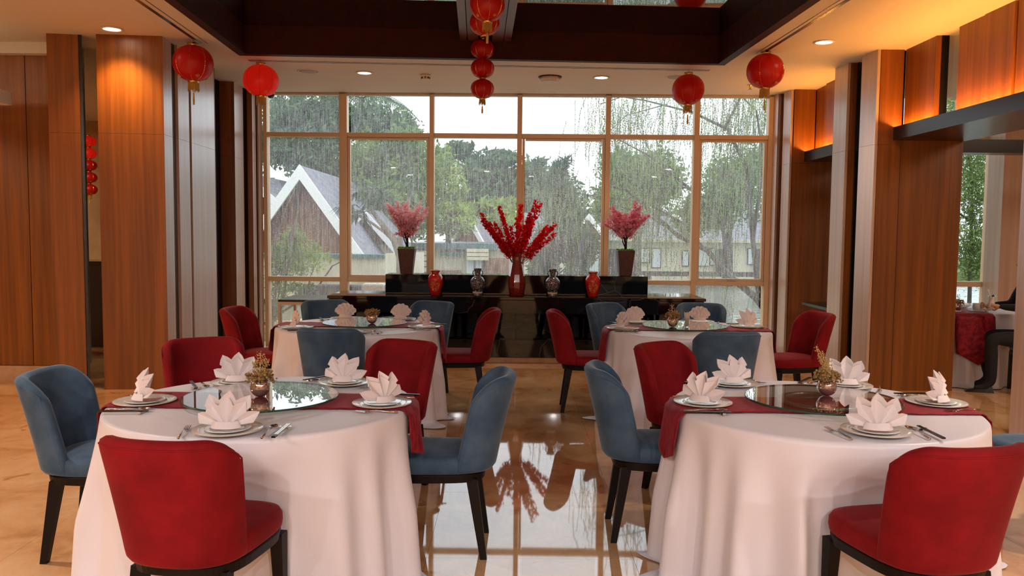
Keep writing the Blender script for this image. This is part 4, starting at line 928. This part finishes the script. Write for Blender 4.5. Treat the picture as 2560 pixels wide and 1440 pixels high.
lantern(-.205, 6.30, 3.29, .132, .26, 'big red lantern with yellow fringe at the top centre of the picture', hang=3.59, group='lanterns under the beam')
# five-lantern chain seen through the slot at left
for i in range(5):
    z = 2.99-i*.196
    lantern(-6.95, 13.5, z, .125, .17, f'{("topmost", "second", "middle", "fourth", "lowest")[i]} red lantern of the long chain seen through the left wall slot', i < 2, 'lantern chain in the far left room', hang=(3.41 if i == 0 else z+.1), fr=(i == 4), tas=(i == 4))
bar = thing('bar_counter', 'black bar counter seen through the narrow slot in the left wall', 'counter', (-7, 10.5, 0))
MB().box((-1.6, 0, .04), (1.8, .55, 1.10)).make('body', 'black', bar); bevel(MB().box((-1.65, -.04, 1.10), (1.85, .6, 1.15)).make('bar_top', 'marble', bar)); MB().box((-1.6, .03, 0), (1.8, .5, .04)).make('kick_board', 'skirt', bar)
#==PERSON==
# ---------------------------------------------------------------- next room: dishes and diner
def dish(name, x, y, prof, mt, label, cat, z=TZ+.0035, seg=28):
    return MB().lathe(prof, seg, cap=False).make(name, mt, None, True, loc=(x, y, z), label=label, cat=cat)
PX, PY = 4.92, 9.15
dish('bowl', 5.02, 8.78, [(.0001, .004), (.05, .004), (.10, .006), (.105, .010), (.0001, .008)], 'plate', 'white saucer near the edge of the next room table', 'plate')
dish('soup_bowl', 5.02, 8.78, [(.0001, .0), (.045, .0), (.052, .02), (.056, .075), (.052, .075), (.046, .02), (.0001, .012)], 'plate', 'cream soup bowl on the saucer in the next room', 'bowl', TZ+.016)
dish('serving_bowl', 5.22, 9.0, [(.0001, .0), (.06, .0), (.10, .03), (.105, .055), (.10, .055), (.055, .01), (.0001, .01)], 'plate', 'white serving bowl beside the drink in the next room', 'bowl')
dish('serving_bowl', 5.06, 9.24, [(.0001, .0), (.08, .0), (.13, .03), (.135, .05), (.13, .05), (.075, .01), (.0001, .01)], 'plate', 'wide white bowl at the middle of the next room table', 'bowl')
dish('dinner_plate', 4.68, 8.72, [(.0001, .003), (.07, .003), (.12, .012), (.118, .015), (.0001, .008)], 'plate', 'white plate under the pink napkin in the next room', 'plate')
t = thing('napkin', 'pale pink napkin heap on the plate in the next room', 'napkin', (4.68, 8.72, TZ+.012), .3); link('pleats', NK[('fan', 1)], t); link('folded_cuff', CF['fan'], t)
centrepiece(4.84, 8.86, 'dark glass bowl of dried flowers on the next room table', 8, [(0, 0, .12, .03)], z=TZ+.004)
t = thing('cocktail_glass', 'curvy glass of milky drink held by the seated person', 'glass', (4.905, 8.335, 0.80))
MB().lathe([(.0001, 0), (.03, 0), (.012, .01), (.010, .02), (.034, .05), (.032, .09), (.028, .12), (.036, .175), (.034, .175), (.026, .12), (.0001, .03)], 24, cap=False).make('glass_body', 'clear_glass', t, True)
MB().lathe([(.0001, .028), (.031, .05), (.029, .09), (.026, .12), (.031, .155), (.0001, .157)], 24, cap=False).make('drink', 'napkin_pink', t, True)
MB().tube([(.0, 0, .12), (-.045, 0, .235)], .004, 8).make('straw', 'napkin', t, True); MB().blob((.01, 0, .17), .014).make('garnish', 'black', t)

def skin_obj(name, mt, verts, edges, radii, parent, sub=2):
    me = bpy.data.meshes.new(name); me.from_pydata(verts, edges, []); o = bpy.data.objects.new(name, me); COL.objects.link(o)
    o.modifiers.new('skin', 'SKIN'); sd = me.skin_vertices[0].data
    for i, r in enumerate(radii): sd[i].radius = (r, r) if not isinstance(r, tuple) else r
    sd[0].use_root = True
    s = o.modifiers.new('sub', 'SUBSURF'); s.levels = sub; s.render_levels = sub
    dg = bpy.context.evaluated_depsgraph_get(); m2 = bpy.data.meshes.new_from_object(o.evaluated_get(dg)); bpy.data.objects.remove(o)
    m2.materials.clear(); m2.materials.append(M[mt]); m2.polygons.foreach_set('use_smooth', [True]*len(m2.polygons))
    return link(name, m2, parent)
pr = thing('person', 'person in black clothes sitting at the next room table holding a milky drink', 'person', (5.31, 8.20, 0), math.radians(75))
# local: person faces +Y ; x right
V = [(0, .02, .56), (0, 0, .70), (0, .05, .88), (0, .09, 1.05), (0, .12, 1.15),                       # 0-4 pelvis..neck base
     (-.18, .08, 1.10), (-.24, .16, .87), (-.08, .32, .865), (-.03, .36, .87),                                  # 5-8 left arm
     (.18, .08, 1.10), (.25, .18, .87), (.21, .35, .86), (.19, .39, .86),                                     # 9-12 right arm
     (-.10, .08, .54), (-.13, .46, .55), (-.14, .44, .12), (-.14, .50, .05), (-.14, .60, .035),                      # 13-17 left leg
     (.10, .08, .54), (.13, .46, .55), (.14, .40, .12), (.14, .46, .05), (.14, .56, .035)]
E_ = [(0, 1), (1, 2), (2, 3), (3, 4), (3, 5), (5, 6), (6, 7), (7, 8), (3, 9), (9, 10), (10, 11), (11, 12), (0, 13), (13, 14), (14, 15), (15, 16), (16, 17), (0, 18), (18, 19), (19, 20), (20, 21), (21, 22)]
Rr = [(.16, .12), (.15, .11), (.16, .11), (.15, .09), .055, .065, .05, .036, .026, .065, .05, .036, .026, .095, .075, .05, .04, .03, .095, .075, .05, .04, .03]
body = skin_obj('body', 'black_cloth', V, E_, Rr, pr)
hd = skin_obj('head', 'skin', [(0, .11, 1.13), (0, .12, 1.22), (0, .125, 1.30), (0, .12, 1.38)], [(0, 1), (1, 2), (2, 3)], [.048, .052, .085, .07], pr)
b = MB(); b.blob((0, .215, 1.29), .016, (.8, 1, 1.3)); b.blob((-.032, .20, 1.315), .010); b.blob((.032, .20, 1.315), .010); b.blob((-.088, .11, 1.295), .018, (.5, 1, 1.4)); b.blob((.088, .11, 1.295), .018, (.5, 1, 1.4)); b.blob((0, .202, 1.245), .014, (1.6, .6, .5)); b.make('face_features', 'skin', hd, True)
skin_obj('hair', 'hair', [(0, .08, 1.36), (0, .06, 1.30), (0, .05, 1.20), (0, .04, 1.10)], [(0, 1), (1, 2), (2, 3)], [.095, .095, .075, .04], hd)
def hand(par, base, fwd, side, up, s=1.0):
    b0 = Vector(base); F, S_, U = Vector(fwd).normalized(), Vector(side).normalized(), Vector(up).normalized()
    v = [b0, b0+F*.045, b0+F*.085]; e = [(0, 1), (1, 2)]; r = [(.026, .018), (.036, .016), (.038, .014)]
    for k, L_ in enumerate((.058, .068, .064, .050)):
        o_ = b0+F*.085+S_*(-.028+.0185*k); n = len(v); v += [o_, o_+F*L_*.5+U*.006, o_+F*L_*.7+U*.028, o_+F*L_*.55+U*.048]; e += [(2, n), (n, n+1), (n+1, n+2), (n+2, n+3)]; r += [.009, .0085, .008, .007]
    n = len(v); v += [b0+F*.03-S_*.032, b0+F*.055-S_*.052+U*.012, b0+F*.08-S_*.05+U*.035]; e += [(1, n), (n, n+1), (n+1, n+2)]; r += [.011, .010, .008]
    return skin_obj('hand', 'skin', [tuple(p) for p in v], e, r, par)
hand(pr, (-.03, .36, .87), (.55, .8, .1), (0, -.1, 1), (.8, -.5, 0), .9); hand(pr, (.19, .39, .86), (-.35, .9, 0), (0, 0, 1), (-1, -.3, 0))
for s in (-.14, .14):
    MB().hexa([(s-.04, .42 if s < 0 else .38, .0), (s+.04, .42 if s < 0 else .38, .0), (s+.03, .68 if s < 0 else .64, .0), (s-.03, .68 if s < 0 else .64, .0)], [(s-.03, .44 if s < 0 else .40, .07), (s+.03, .44 if s < 0 else .40, .07), (s+.02, .66 if s < 0 else .62, .025), (s-.02, .66 if s < 0 else .62, .025)]).make('shoe', 'black', pr)
#==OUTSIDE==
# ---------------------------------------------------------------- garden
MB().box((-40, 11.6, -1.9), (-1.5, 60, -1.5)).make('garden_ground', 'grass', kind='structure', label='lawn outside the window')
MB().box((-1.5, 60, -1.9), (60, 120, -1.2)).make('far_bank', 'grass', kind='structure')
MB().box((-1.5, 11.6, -2.4), (60, 60, -1.70)).make('pond', 'water', kind='structure', label='grey green pond beyond the right window panes')
MB().box((-6, 11.3, -1.5), (9.2, 11.7, -.03)).make('terrace_edge', 'cream2', kind='structure')
def ex(px, Y): return (px-1280)/2045*Y
def ez(px, py, Y): return 1.57+(581+.0095*(px-1280)-py)*Y/2045
def wallbox(par, nm, mt, p0, p1, y0, y1, Y, d=.3):
    x0, x1 = ex(p0, Y), ex(p1, Y); z0, z1 = ez(p0, y1, Y), ez(p0, y0, Y); return MB().box((x0, Y, z0), (x1, Y+d, z1)).make(nm, mt, par)
# garden wall
gw = thing('garden_wall', 'weathered cream garden wall below the timber gable', 'wall')
MB().box((-9, 20, -1.5), (-3.1, 20.3, .92)).make('wall_face', 'cream', gw); MB().prism([(-3.1, 20), (-2.35, 21.5), (-2.35, 21.8), (-3.1, 20.3)], -1.5, 1.02).make('wall_face', 'cream', gw); MB().box((-9, 19.9, .92), (-3.1, 20.4, 1.0)).make('gutter', 'gutter', gw)
MB().box((-7, 17.4, -1.5), (-3.6, 17.6, .0)).make('lower_wall', 'cream', gw); MB().box((-7, 17.35, .0), (-3.9, 17.65, .1)).make('ledge', 'dark_open', gw)
def gable(label, ax, ay, az, hw, hh, length, ang, fw=.28, nb=18):
    t = thing('gabled_roof', label, 'house', (ax, ay, az-hh), ang)
    dx, dz = nrm(hw, hh); th = .10
    for s in (-1, 1):
        e = 1.12
        MB().hexa([(0, -.5, hh), (s*hw*e, -.5, hh-hh*e), (s*hw*e, length, hh-hh*e), (0, length, hh)], [(0, -.5, hh+th), (s*hw*e, -.5, hh-hh*e+th), (s*hw*e, length, hh-hh*e+th), (0, length, hh+th)]).make('roof_slope', 'roof', t)
        MB().hexa([(0, -.62, hh-fw*1.2), (s*hw*e, -.62, hh-hh*e-fw*1.2), (s*hw*e, -.50, hh-hh*e-fw*1.2), (0, -.50, hh-fw*1.2)], [(0, -.62, hh+th+.02), (s*hw*e, -.62, hh-hh*e+th+.02), (s*hw*e, -.50, hh-hh*e+th+.02), (0, -.50, hh+th+.02)]).make('bargeboard', 'fasciaw', t)
    w = 2*hw/nb
    for k in range(nb):
        x0 = -hw+k*w; x1 = x0+w*.94; z0_ = hh*(1-abs(x0)/hw)-.02; z1_ = hh*(1-abs(x1)/hw)-.02
        if max(z0_, z1_) < .1: continue
        MB().hexa([(x0, 0, 0), (x1, 0, 0), (x1, .05, 0), (x0, .05, 0)], [(x0, 0, max(.01, z0_)), (x1, 0, max(.01, z1_)), (x1, .05, max(.01, z1_)), (x0, .05, max(.01, z0_))]).make('siding_board', 'siding', t)
    MB().hexa([(-hw, .06, -1.6), (hw, .06, -1.6), (hw, length-.3, -1.6), (-hw, length-.3, -1.6)], [(-hw, .06, .02), (hw, .06, .02), (hw, length-.3, .02), (-hw, length-.3, .02)]).make('house_wall', 'cream2', t)
    return t
g1 = gable('large steep timber gable with white bargeboards and slate roof', -6.2, 24.5, 3.36, 2.15, 3.0, 8, .0, .26)
gable('dark slate roof at the left edge of the window', ex(625, 32), 32, ez(625, 440, 32), 2.8, 2.4, 7, 0, .2, 10)
MB().box((.02, -.06, .2), (.30, -.01, .50)).make('louvre_vent', 'fasciaw', g1)
gable('lower slate roof with white bargeboard right of the large gable', ex(915, 27.5), 27.5, ez(915, 530, 27.5), .95, 1.08, 3.5, 0, .16, 10)
gable('small distant timber gable with white bargeboards behind the red blossoms', ex(1183, 44), 44, ez(1183, 532, 44), 1.55, 1.95, 6, -.75, .22, 10)
gable('distant brown gable behind the right blossom tree', ex(1490, 52), 53, ez(1500, 540, 53), 1.9, 1.7, 7, -.9, .2, 8)
gable('distant slate roof behind the willow', ex(1700, 60), 60, ez(1700, 535, 60), 2.6, 1.8, 12, -1.1, .2, 8)
# long low cream building across the pond
cbld = thing('low_building', 'low cream building with stepped cornice beyond the counter vases', 'building')
wallbox(cbld, 'building_wall', 'cream2', 1010, 1320, 622, 735, 34, 6); wallbox(cbld, 'roof_edge', 'gutter', 1010, 1330, 607, 622, 33.6, 6)
for k in range(5): wallbox(cbld, 'cornice_board', 'cream2', 1018, 1082, 626+k*14, 637+k*14, 33.6-.1*k, .5)
for k in range(3): wallbox(cbld, 'cornice_board', 'cream', 1166, 1220, 622+k*10, 630+k*10, 33.3-.1*k, .6)
wallbox(cbld, 'window', 'curtain', 1166, 1184, 650, 690, 33.7, .2); wallbox(cbld, 'window', 'curtain', 1188, 1204, 650, 690, 33.7, .2)
wallbox(cbld, 'bamboo_screen', 'siding', 1212, 1272, 645, 700, 33.7, .2); wallbox(cbld, 'bamboo_screen', 'siding', 1100, 1152, 676, 700, 33.7, .2); wallbox(cbld, 'clerestory', 'gutter', 1098, 1165, 629, 638, 33.7, .2)
b2 = thing('pond_building', 'cream building with curtained windows and dark balconies along the pond', 'building')
wallbox(b2, 'building_wall', 'cream2', 1440, 1925, 598, 676, 50, 8); wallbox(b2, 'plinth', 'dark_open', 1440, 1925, 676, 692, 50.2, 8); wallbox(b2, 'quay_wall', 'cream', 1630, 1925, 691, 704, 49.6, 2); wallbox(b2, 'cornice', 'cream', 1430, 1925, 596, 603, 49.5, 1); wallbox(b2, 'gutter', 'gutter', 1522, 1562, 601, 608, 49.3, .3)
for (p0, p1, y0, y1) in ((1473, 1496, 622, 682), (1598, 1622, 622, 655), (1630, 1650, 622, 668), (1706, 1720, 628, 664), (1742, 1772, 622, 664), (1776, 1786, 622, 662), (1870, 1884, 622, 660)):
    wallbox(b2, 'window_frame', 'dark_frame', p0-2, p1+2, y0-2, y1+2, 49.92, .1); wallbox(b2, 'window', 'curtain', p0, p1, y0, y1, 49.85, .1)
for (p0, p1) in ((1516, 1546), (1575, 1592), (1790, 1826), (1888, 1915)):
    wallbox(b2, 'balcony_opening', 'dark_open', p0, p1, 622, 678, 49.88, .12)
    for k in range(int((p1-p0)/3)): wallbox(b2, 'railing_bar', 'rail', p0+3*k, p0+3*k+.8, 655, 680, 49.6, .04)
# outdoor sofa
so = thing('outdoor_sofa', 'grey outdoor sofa with white cushion glimpsed left of the counter', 'sofa', (-2.7, 12.9, -.03))
MB().box((-.3, -.35, -.02), (1.4, .35, .35)).make('seat', 'sofa', so); bevel(MB().box((-.3, -.40, .35), (1.4, -.25, .78)).make('backrest', 'sofa', so), .04, 3); bevel(MB().box((.40, -.42, .45), (.75, -.22, .80)).make('cushion', 'white', so), .04, 3)
MB().box((-4, 11.7, -.2), (2.5, 15, -.05)).make('terrace', 'cream', kind='structure')

# trees
def leaf_cloud(blobs, n, size, seed, aspect=.4, droop=0.0, clump=.35):
    """leaves scattered in clumps over ellipsoids; each leaf a bent diamond of two triangles"""
    G = np.random.default_rng(seed); vs = []; wts = np.array([b_[3]*b_[4]*b_[5] for b_ in blobs])**(2/3); wts /= wts.sum()
    P_ = []
    for (cx, cy_, cz, rx, ry, rz), w in zip(blobs, wts):
        k = max(8, int(n*w)); nc = max(6, k//45); d = G.normal(size=(nc, 3)); d /= np.linalg.norm(d, axis=1)[:, None]; d *= (G.random((nc, 1))**.35)
        c = d[G.integers(0, nc, k)]; p = c+G.normal(size=(k, 3))*clump*.45; P_.append(p*[rx, ry, rz]+[cx, cy_, cz])
    p = np.concatenate(P_); k = len(p); u = G.normal(size=(k, 3)); u[:, 2] -= droop; u /= np.linalg.norm(u, axis=1)[:, None]
    w = np.cross(u, G.normal(size=(k, 3))); w /= np.linalg.norm(w, axis=1)[:, None]; s = size*G.uniform(.6, 1.3, (k, 1))
    v = np.stack([p-u*s, p+w*s*aspect, p+u*s, p-w*s*aspect], 1).reshape(-1, 3); f = np.arange(k*4).reshape(-1, 4)
    return v, f
def fast_mesh(name, v, f, mt):
    me = bpy.data.meshes.new(name); me.vertices.add(len(v)); me.vertices.foreach_set('co', v.astype('f').ravel()); me.loops.add(f.size); me.loops.foreach_set('vertex_index', f.astype('i').ravel())
    me.polygons.add(len(f)); me.polygons.foreach_set('loop_start', np.arange(0, f.size, f.shape[1], dtype='i')); me.update(calc_edges=True); me.materials.append(M[mt]); return me
def tree(label, blobs, n, size, mt, seed, trunk, tr=.15, bark='bark_dark', name='broadleaf_tree', aspect=.4, droop=0., cat='tree', clump=.35, group=None):
    t = thing(name, label, cat, tuple(trunk[0]), group=group); o_ = Vector(trunk[0])
    v, f = leaf_cloud(blobs, n, size, seed, aspect, droop, clump); v = v-np.array(o_)
    link('foliage', fast_mesh('foliage', v, f, mt), t, kind='stuff')
    b = MB(); tt = [Vector(p)-o_ for p in trunk]; b.tube(tt, [tr*(1-.6*i/(len(tt)-1)) for i in range(len(tt))], 8); R = random.Random(seed)
    for bl in blobs: c = Vector(bl[:3])-o_; st = tt[-1].lerp(tt[-2], R.random()*.6); b.tube([st, st.lerp(c, .5)+Vector((0, 0, .1)), c], [tr*.45, tr*.3, tr*.12], 6)
    b.make('trunk', bark, t, True); return t
def B(px, py, Y, wpx, hpx, d=None):
    x, z = ex(px, Y), ez(px, py, Y); rx, rz = wpx/2/2045*Y, hpx/2/2045*Y; return (x, Y, z, rx, d or rx, rz)
GR = 'trees beyond the garden wall'
tree('big dark broadleaf tree rising behind the large gable', [B(740, 290, 38, 140, 90), B(830, 300, 38, 120, 110), B(700, 370, 37, 120, 120), B(800, 400, 37, 160, 130), B(940, 310, 39, 150, 80), B(1010, 345, 39, 110, 60)], 15000, .17, 'leaf_dark', 1, [(ex(820, 38), 38, -1.6), (ex(815, 38), 38, 2.5), (ex(810, 38), 38, 4)], .35, clump=.5)
tree('mid green bushy tree right of the large gable', [B(930, 440, 33, 130, 170), B(1010, 430, 33, 130, 190), B(960, 520, 32, 130, 120), B(1050, 540, 32, 90, 110)], 13000, .13, 'leaf_mid', 2, [(ex(980, 33), 33, -1.6), (ex(985, 33), 33, 1.5), (ex(985, 33), 33, 2.6)], .25, clump=.5)
tree('pale yellow green tree left of the small gable', [B(1115, 470, 36, 90, 150), B(1130, 550, 35, 110, 90), B(1100, 400, 37, 60, 80)], 7000, .11, 'leaf_yel', 3, [(ex(1120, 36), 36, -1.6), (ex(1120, 36), 36, 1.4), (ex(1118, 36), 36, 2.2)], .18)
tree('tall flat topped tree against the sky behind the small gable', [B(1245, 400, 58, 100, 40), B(1215, 440, 58, 120, 60), B(1270, 470, 57, 90, 90), B(1150, 380, 60, 60, 50), B(1180, 430, 59, 60, 60), B(1210, 495, 57, 140, 50)], 9000, .26, 'leaf_dark', 4, [(ex(1240, 58), 58, -1.2), (ex(1240, 58), 58, 4), (ex(1240, 58), 58, 6)], .35, clump=.55)
tree('round dark tree right of the flat topped tree', [B(1340, 430, 56, 80, 60), B(1335, 490, 55, 110, 90), B(1370, 520, 55, 110, 90)], 6000, .22, 'leaf_dark', 5, [(ex(1345, 56), 56, -1.2), (ex(1345, 56), 56, 3), (ex(1345, 56), 56, 4)], .3, clump=.5)
tree('banana like light green plants before the small gable', [B(1215, 525, 40, 90, 40), B(1265, 520, 40, 60, 44), B(1255, 560, 39, 70, 50)], 1500, .34, 'leaf_yel', 6, [(ex(1260, 40), 40, -1.4), (ex(1260, 40), 40, 1.2), (ex(1260, 40), 40, 2)], .12, aspect=.22)
tree('rounded green tree behind the left part of the willow', [B(1560, 430, 39, 110, 110), B(1630, 450, 40, 130, 130), B(1540, 520, 38, 110, 110)], 10000, .14, 'leaf_mid', 7, [(ex(1590, 39), 39, -1.7), (ex(1590, 39), 39, 1.5), (ex(1590, 39), 39, 2.6)], .3, clump=.5)
tree('rounded green tree behind the right part of the willow', [B(1830, 480, 44, 170, 140), B(1880, 420, 46, 120, 90), B(1750, 540, 44, 120, 90)], 10000, .16, 'leaf_mid', 8, [(ex(1820, 44), 44, -1.2), (ex(1820, 44), 44, 1.2), (ex(1820, 44), 44, 2.2)], .3, clump=.5)
tree('distant dark trees above the pond building', [B(1480, 560, 74, 120, 50), B(1700, 560, 78, 200, 60), B(1420, 500, 72, 100, 110)], 7000, .28, 'leaf_dark', 9, [(ex(1480, 74), 74, -1.2), (ex(1480, 74), 74, 1.2), (ex(1480, 74), 74, 2.2)], .3, clump=.5)
# spiky-leaved tree in front, right of the red blossoms
bl = [B(1395-8*math.sin(i), 420+i*30, 17.5, 50+i*11, 60) for i in range(8)]+[B(1350, 640, 17, 90, 60), B(1440, 620, 17, 100, 70), B(1400, 600, 17, 130, 60)]
tree('tall spiky leaved dark green tree right of the red blossoms', bl, 5600, .16, 'leaf_dark', 10, [(ex(1430, 17.5), 17.5, -1.6), (ex(1425, 17.5), 17.5, .9), (ex(1410, 17.5), 17.5, 1.6), (ex(1395, 17.5), 17.5, 3.0)], .10, 'bark_dark', 'spiky_tree', .13, .5, clump=.6)
tree('low leafy bush under the spiky tree', [B(1360, 665, 17, 90, 60), B(1455, 660, 17, 70, 60)], 900, .12, 'leaf_mid', 11, [(ex(1370, 17), 17, -1.6), (ex(1370, 17), 17, .2), (ex(1370, 17), 17, .7)], .05, name='garden_bush', aspect=.22, cat='bush')
# shrub at left
tree('yellow green shrub behind the left window pane', [B(715, 620, 13.6, 110, 110), B(760, 650, 13.8, 110, 90), B(700, 690, 13.6, 80, 120), B(690, 760, 13.5, 60, 120)], 4600, .040, 'leaf_yel', 12, [(ex(690, 13.5), 13.5, -1.5), (ex(700, 13.5), 13.5, .2), (ex(715, 13.5), 13.5, .8), (ex(745, 13.5), 13.5, 1.9)], .035, 'bark', 'garden_shrub', .25, cat='bush')
tree('low feathery shrub beyond the side table', [B(745, 728, 13.2, 90, 40), B(790, 722, 13.4, 60, 34)], 1200, .045, 'leaf_mid', 13, [(ex(760, 13.2), 13.2, -1.5), (ex(760, 13.2), 13.2, .1), (ex(760, 13.2), 13.2, .5)], .02, 'bark', 'garden_shrub', .2, cat='bush')
# bare branches
t = thing('bare_branches', 'thin bare grey branches crossing the left window panes', 'branches', (ex(690, 12.6), 12.6, -.05)); b = MB(); o_ = t.location
def pp(l, Y): return [Vector((ex(a, Y), Y, ez(a, c, Y)))-o_ for a, c in l]
b.tube(pp([(655, 812), (720, 770), (790, 722), (830, 665), (850, 655)], 12.6), [.022, .020, .016, .012, .008], 6); b.tube(pp([(668, 690), (690, 600), (715, 520), (740, 470)], 12.6), [.014, .012, .010, .006], 6)
b.tube(pp([(675, 860), (680, 760), (700, 690), (760, 620)], 12.6), [.03, .026, .018, .008], 6); b.tube(pp([(680, 700), (730, 640), (745, 585), (780, 610)], 12.6), [.012, .010, .006, .004], 6); b.tube(pp([(765, 740), (775, 690), (800, 640)], 12.6), [.012, .009, .005], 6)
b.make('branch', 'bark', t, True); b = MB()
for (px, py) in ((825, 652), (845, 650), (800, 632), (790, 628), (815, 640), (770, 600), (690, 470), (683, 460), (700, 452)):
    c = pp([(px, py)], 12.6)[0]; d = Vector((rnd.uniform(-1, 1), rnd.uniform(-.5, .5), rnd.uniform(-.6, .2))).normalized()*.09; w = Vector((0, .3, 1)).cross(d).normalized()*.022; n = len(b.v); b.v += [tuple(c-d), tuple(c+w), tuple(c+d), tuple(c-w)]; b.f.append((n, n+1, n+2, n+3))
b.make('leaves', 'leaf_yel', t, kind='stuff')
# plumeria with rosettes of long leaves
t = thing('frangipani_tree', 'frangipani tree with pale forked trunk behind the left blossoms', 'tree', (ex(1000, 16), 16, -1.5)); o_ = t.location; b = MB()
b.tube(pp([(1003, 800), (1003, 700), (1000, 640), (985, 600), (950, 555), (925, 520)], 16), [.10, .10, .085, .07, .05, .035], 8); b.tube(pp([(998, 635), (1000, 590), (1010, 540), (1030, 470)], 16), [.06, .05, .04, .03], 8); b.tube(pp([(985, 605), (960, 580), (925, 555), (895, 540)], 16), [.03, .03, .025, .02], 6); b.make('trunk', 'bark', t, True)
lf = MB(); R = random.Random(31)
for (px, py, n_) in ((895, 535, 26), (925, 510, 26), (870, 520, 20), (900, 480, 24), (1030, 465, 24), (960, 490, 14), (1045, 440, 20), (940, 470, 16)):
    c = pp([(px, py)], 16)[0]
    for k in range(n_):
        a = R.uniform(0, 6.28); el = R.uniform(-.7, .5); d = Vector((math.cos(a)*math.cos(el), math.sin(a)*math.cos(el), math.sin(el))); L_ = R.uniform(.24, .42); w = d.cross(Vector((0, 0, 1))).normalized()*.045; m1 = c+d*L_*.55+Vector((0, 0, .04)); e = c+d*L_-Vector((0, 0, .07)); n = len(lf.v)
        lf.v += [tuple(c), tuple(m1+w), tuple(e), tuple(m1-w)]; lf.f.append((n, n+1, n+2, n+3))
lf.make('leaf_rosettes', 'leaf_dark', t, kind='stuff')
# palm fronds at top
def palm(label, px, py, Y, L_, seed, n_=11):
    t = thing('palm_tree', label, 'tree', (ex(px, Y), Y, -1.5)); o_ = t.location; c = Vector((ex(px, Y), Y, ez(px, py, Y)))-o_
    MB().tube([(0, 0, 0), tuple(c*.5+Vector((.15, 0, 0))), tuple(c)], [.16, .13, .10], 8).make('trunk', 'bark', t, True); R = random.Random(seed); lf = MB()
    for k in range(n_):
        a = 2*PI*k/n_+R.uniform(-.2, .2); hx = Vector((math.cos(a), math.sin(a), 0)); sp_ = [c+hx*L_*q+Vector((0, 0, L_*(.5*q-.85*q*q))) for q in [i/14 for i in range(15)]]
        lf.tube(sp_, [.03*(1-i/15) for i in range(15)], 4)
        for i in range(1, 15):
            sd = Vector((-hx.y, hx.x, 0)); le = L_*.30*(1-abs(i/14-.45))
            for s in (-1, 1):
                for jj in (0, .5):
                    p = sp_[i] if jj == 0 else sp_[i-1].lerp(sp_[i], .5); q = p+(sd*s*.8+hx*.35-Vector((0, 0, .55)))*le; n = len(lf.v); lf.v += [tuple(p), tuple(p.lerp(q, .5)+hx*.03), tuple(q), tuple(p.lerp(q, .5)-hx*.03)]; lf.f.append((n, n+1, n+2, n+3))
    lf.make('fronds', 'leaf_dark', t, kind='stuff')
palm('palm with drooping fronds at the top left window corner', 640, 262, 42, 3.0, 3); palm('palm crown against the sky above the second window bay', 905, 252, 44, 3.0, 4)
# willow on the right
t = thing('willow_tree', 'weeping willow with slanting branches over the pond on the right', 'tree', (ex(2020, 15), 15, -1.6)); o_ = t.location; b = MB(); R = random.Random(77)
BR = [([(1990, 860), (1900, 745), (1820, 690), (1760, 625), (1700, 590), (1560, 480), (1500, 460)], .13), ([(1700, 590), (1620, 540), (1500, 500)], .05), ([(1760, 625), (1700, 560), (1610, 505), (1400, 480), (1340, 490)], .05), ([(1820, 690), (1790, 560), (1730, 470), (1620, 400), (1540, 345)], .07), ([(1900, 745), (1880, 600), (1870, 420), (1800, 330), (1700, 280), (1660, 255)], .09), ([(1880, 600), (1910, 400), (1880, 280), (1820, 240)], .06), ([(1700, 280), (1600, 262), (1540, 255), (1490, 270)], .03), ([(1800, 330), (1840, 250), (1900, 210)], .05), ([(1660, 265), (1560, 290), (1520, 330)], .02), ([(1730, 470), (1640, 470), (1560, 500)], .03)]
strands = []
for pts, r in BR:
    P_ = pp(pts, 15); P_ = [p+Vector((0, R.uniform(-.4, .4), 0)) if 0 < i else p for i, p in enumerate(P_)]; b.tube(P_, [max(.008, r*.62*(1-.8*i/(len(P_)-1))) for i in range(len(P_))], 7); strands.append(P_)
b.make('trunk', 'bark_dark', t, True); lf = []; tw = MB()
for k in range(1500):
    P_ = strands[R.choice([0, 1, 2, 3, 3, 4, 4, 5, 5, 6, 7, 7, 8, 9])]; q = (.25+.75*R.random())*(len(P_)-1); i = min(len(P_)-2, int(q)); s = P_[i].lerp(P_[i+1], q-i)
    s = s+Vector((R.gauss(0, .30), R.gauss(0, .7), R.gauss(.08, .22))); L_ = R.uniform(.25, 1.15); dx, dy = R.uniform(-.22, .12), R.uniform(-.1, .1); n_ = int(L_/.042); e = s+Vector((dx*L_, dy*L_, -L_)); 
    if k % 3 == 0: tw.tube([s, s.lerp(e, .5)+Vector((dx*.3, 0, .05)), e], .0035, 3, False)
    for m_ in range(n_):
        qq = m_/n_; c = s.lerp(e, qq)+Vector((dx*.3*math.sin(PI*qq), 0, 0)); a = R.uniform(0, 6.28); d = Vector((math.cos(a)*.55, math.sin(a)*.55, -1)).normalized()*R.uniform(.035, .06); w = Vector((-math.sin(a), math.cos(a), 0))*.0095; lf += [c, c+d*.5+w, c+d, c+d*.5-w]
v = np.array([tuple(p) for p in lf]); link('leaves', fast_mesh('leaves', v, np.arange(len(v)).reshape(-1, 4), 'leaf_willow'), t, kind='stuff'); tw.make('twigs', 'bark_dark', t, kind='stuff')
# greenery beyond the next room window
tree('pale green trees outside the window of the next room', [B(2420, 450, 20, 90, 200), B(2380, 300, 20, 90, 160), B(2440, 620, 20, 110, 160), B(2530, 480, 20, 80, 300), B(2160, 400, 20, 60, 400)], 26000, .055, 'leaf_willow', 15, [(ex(2430, 20), 20, -1.6), (ex(2425, 20), 20, 1.2), (ex(2420, 20), 20, 3.0)], .06, aspect=.25, clump=.6)
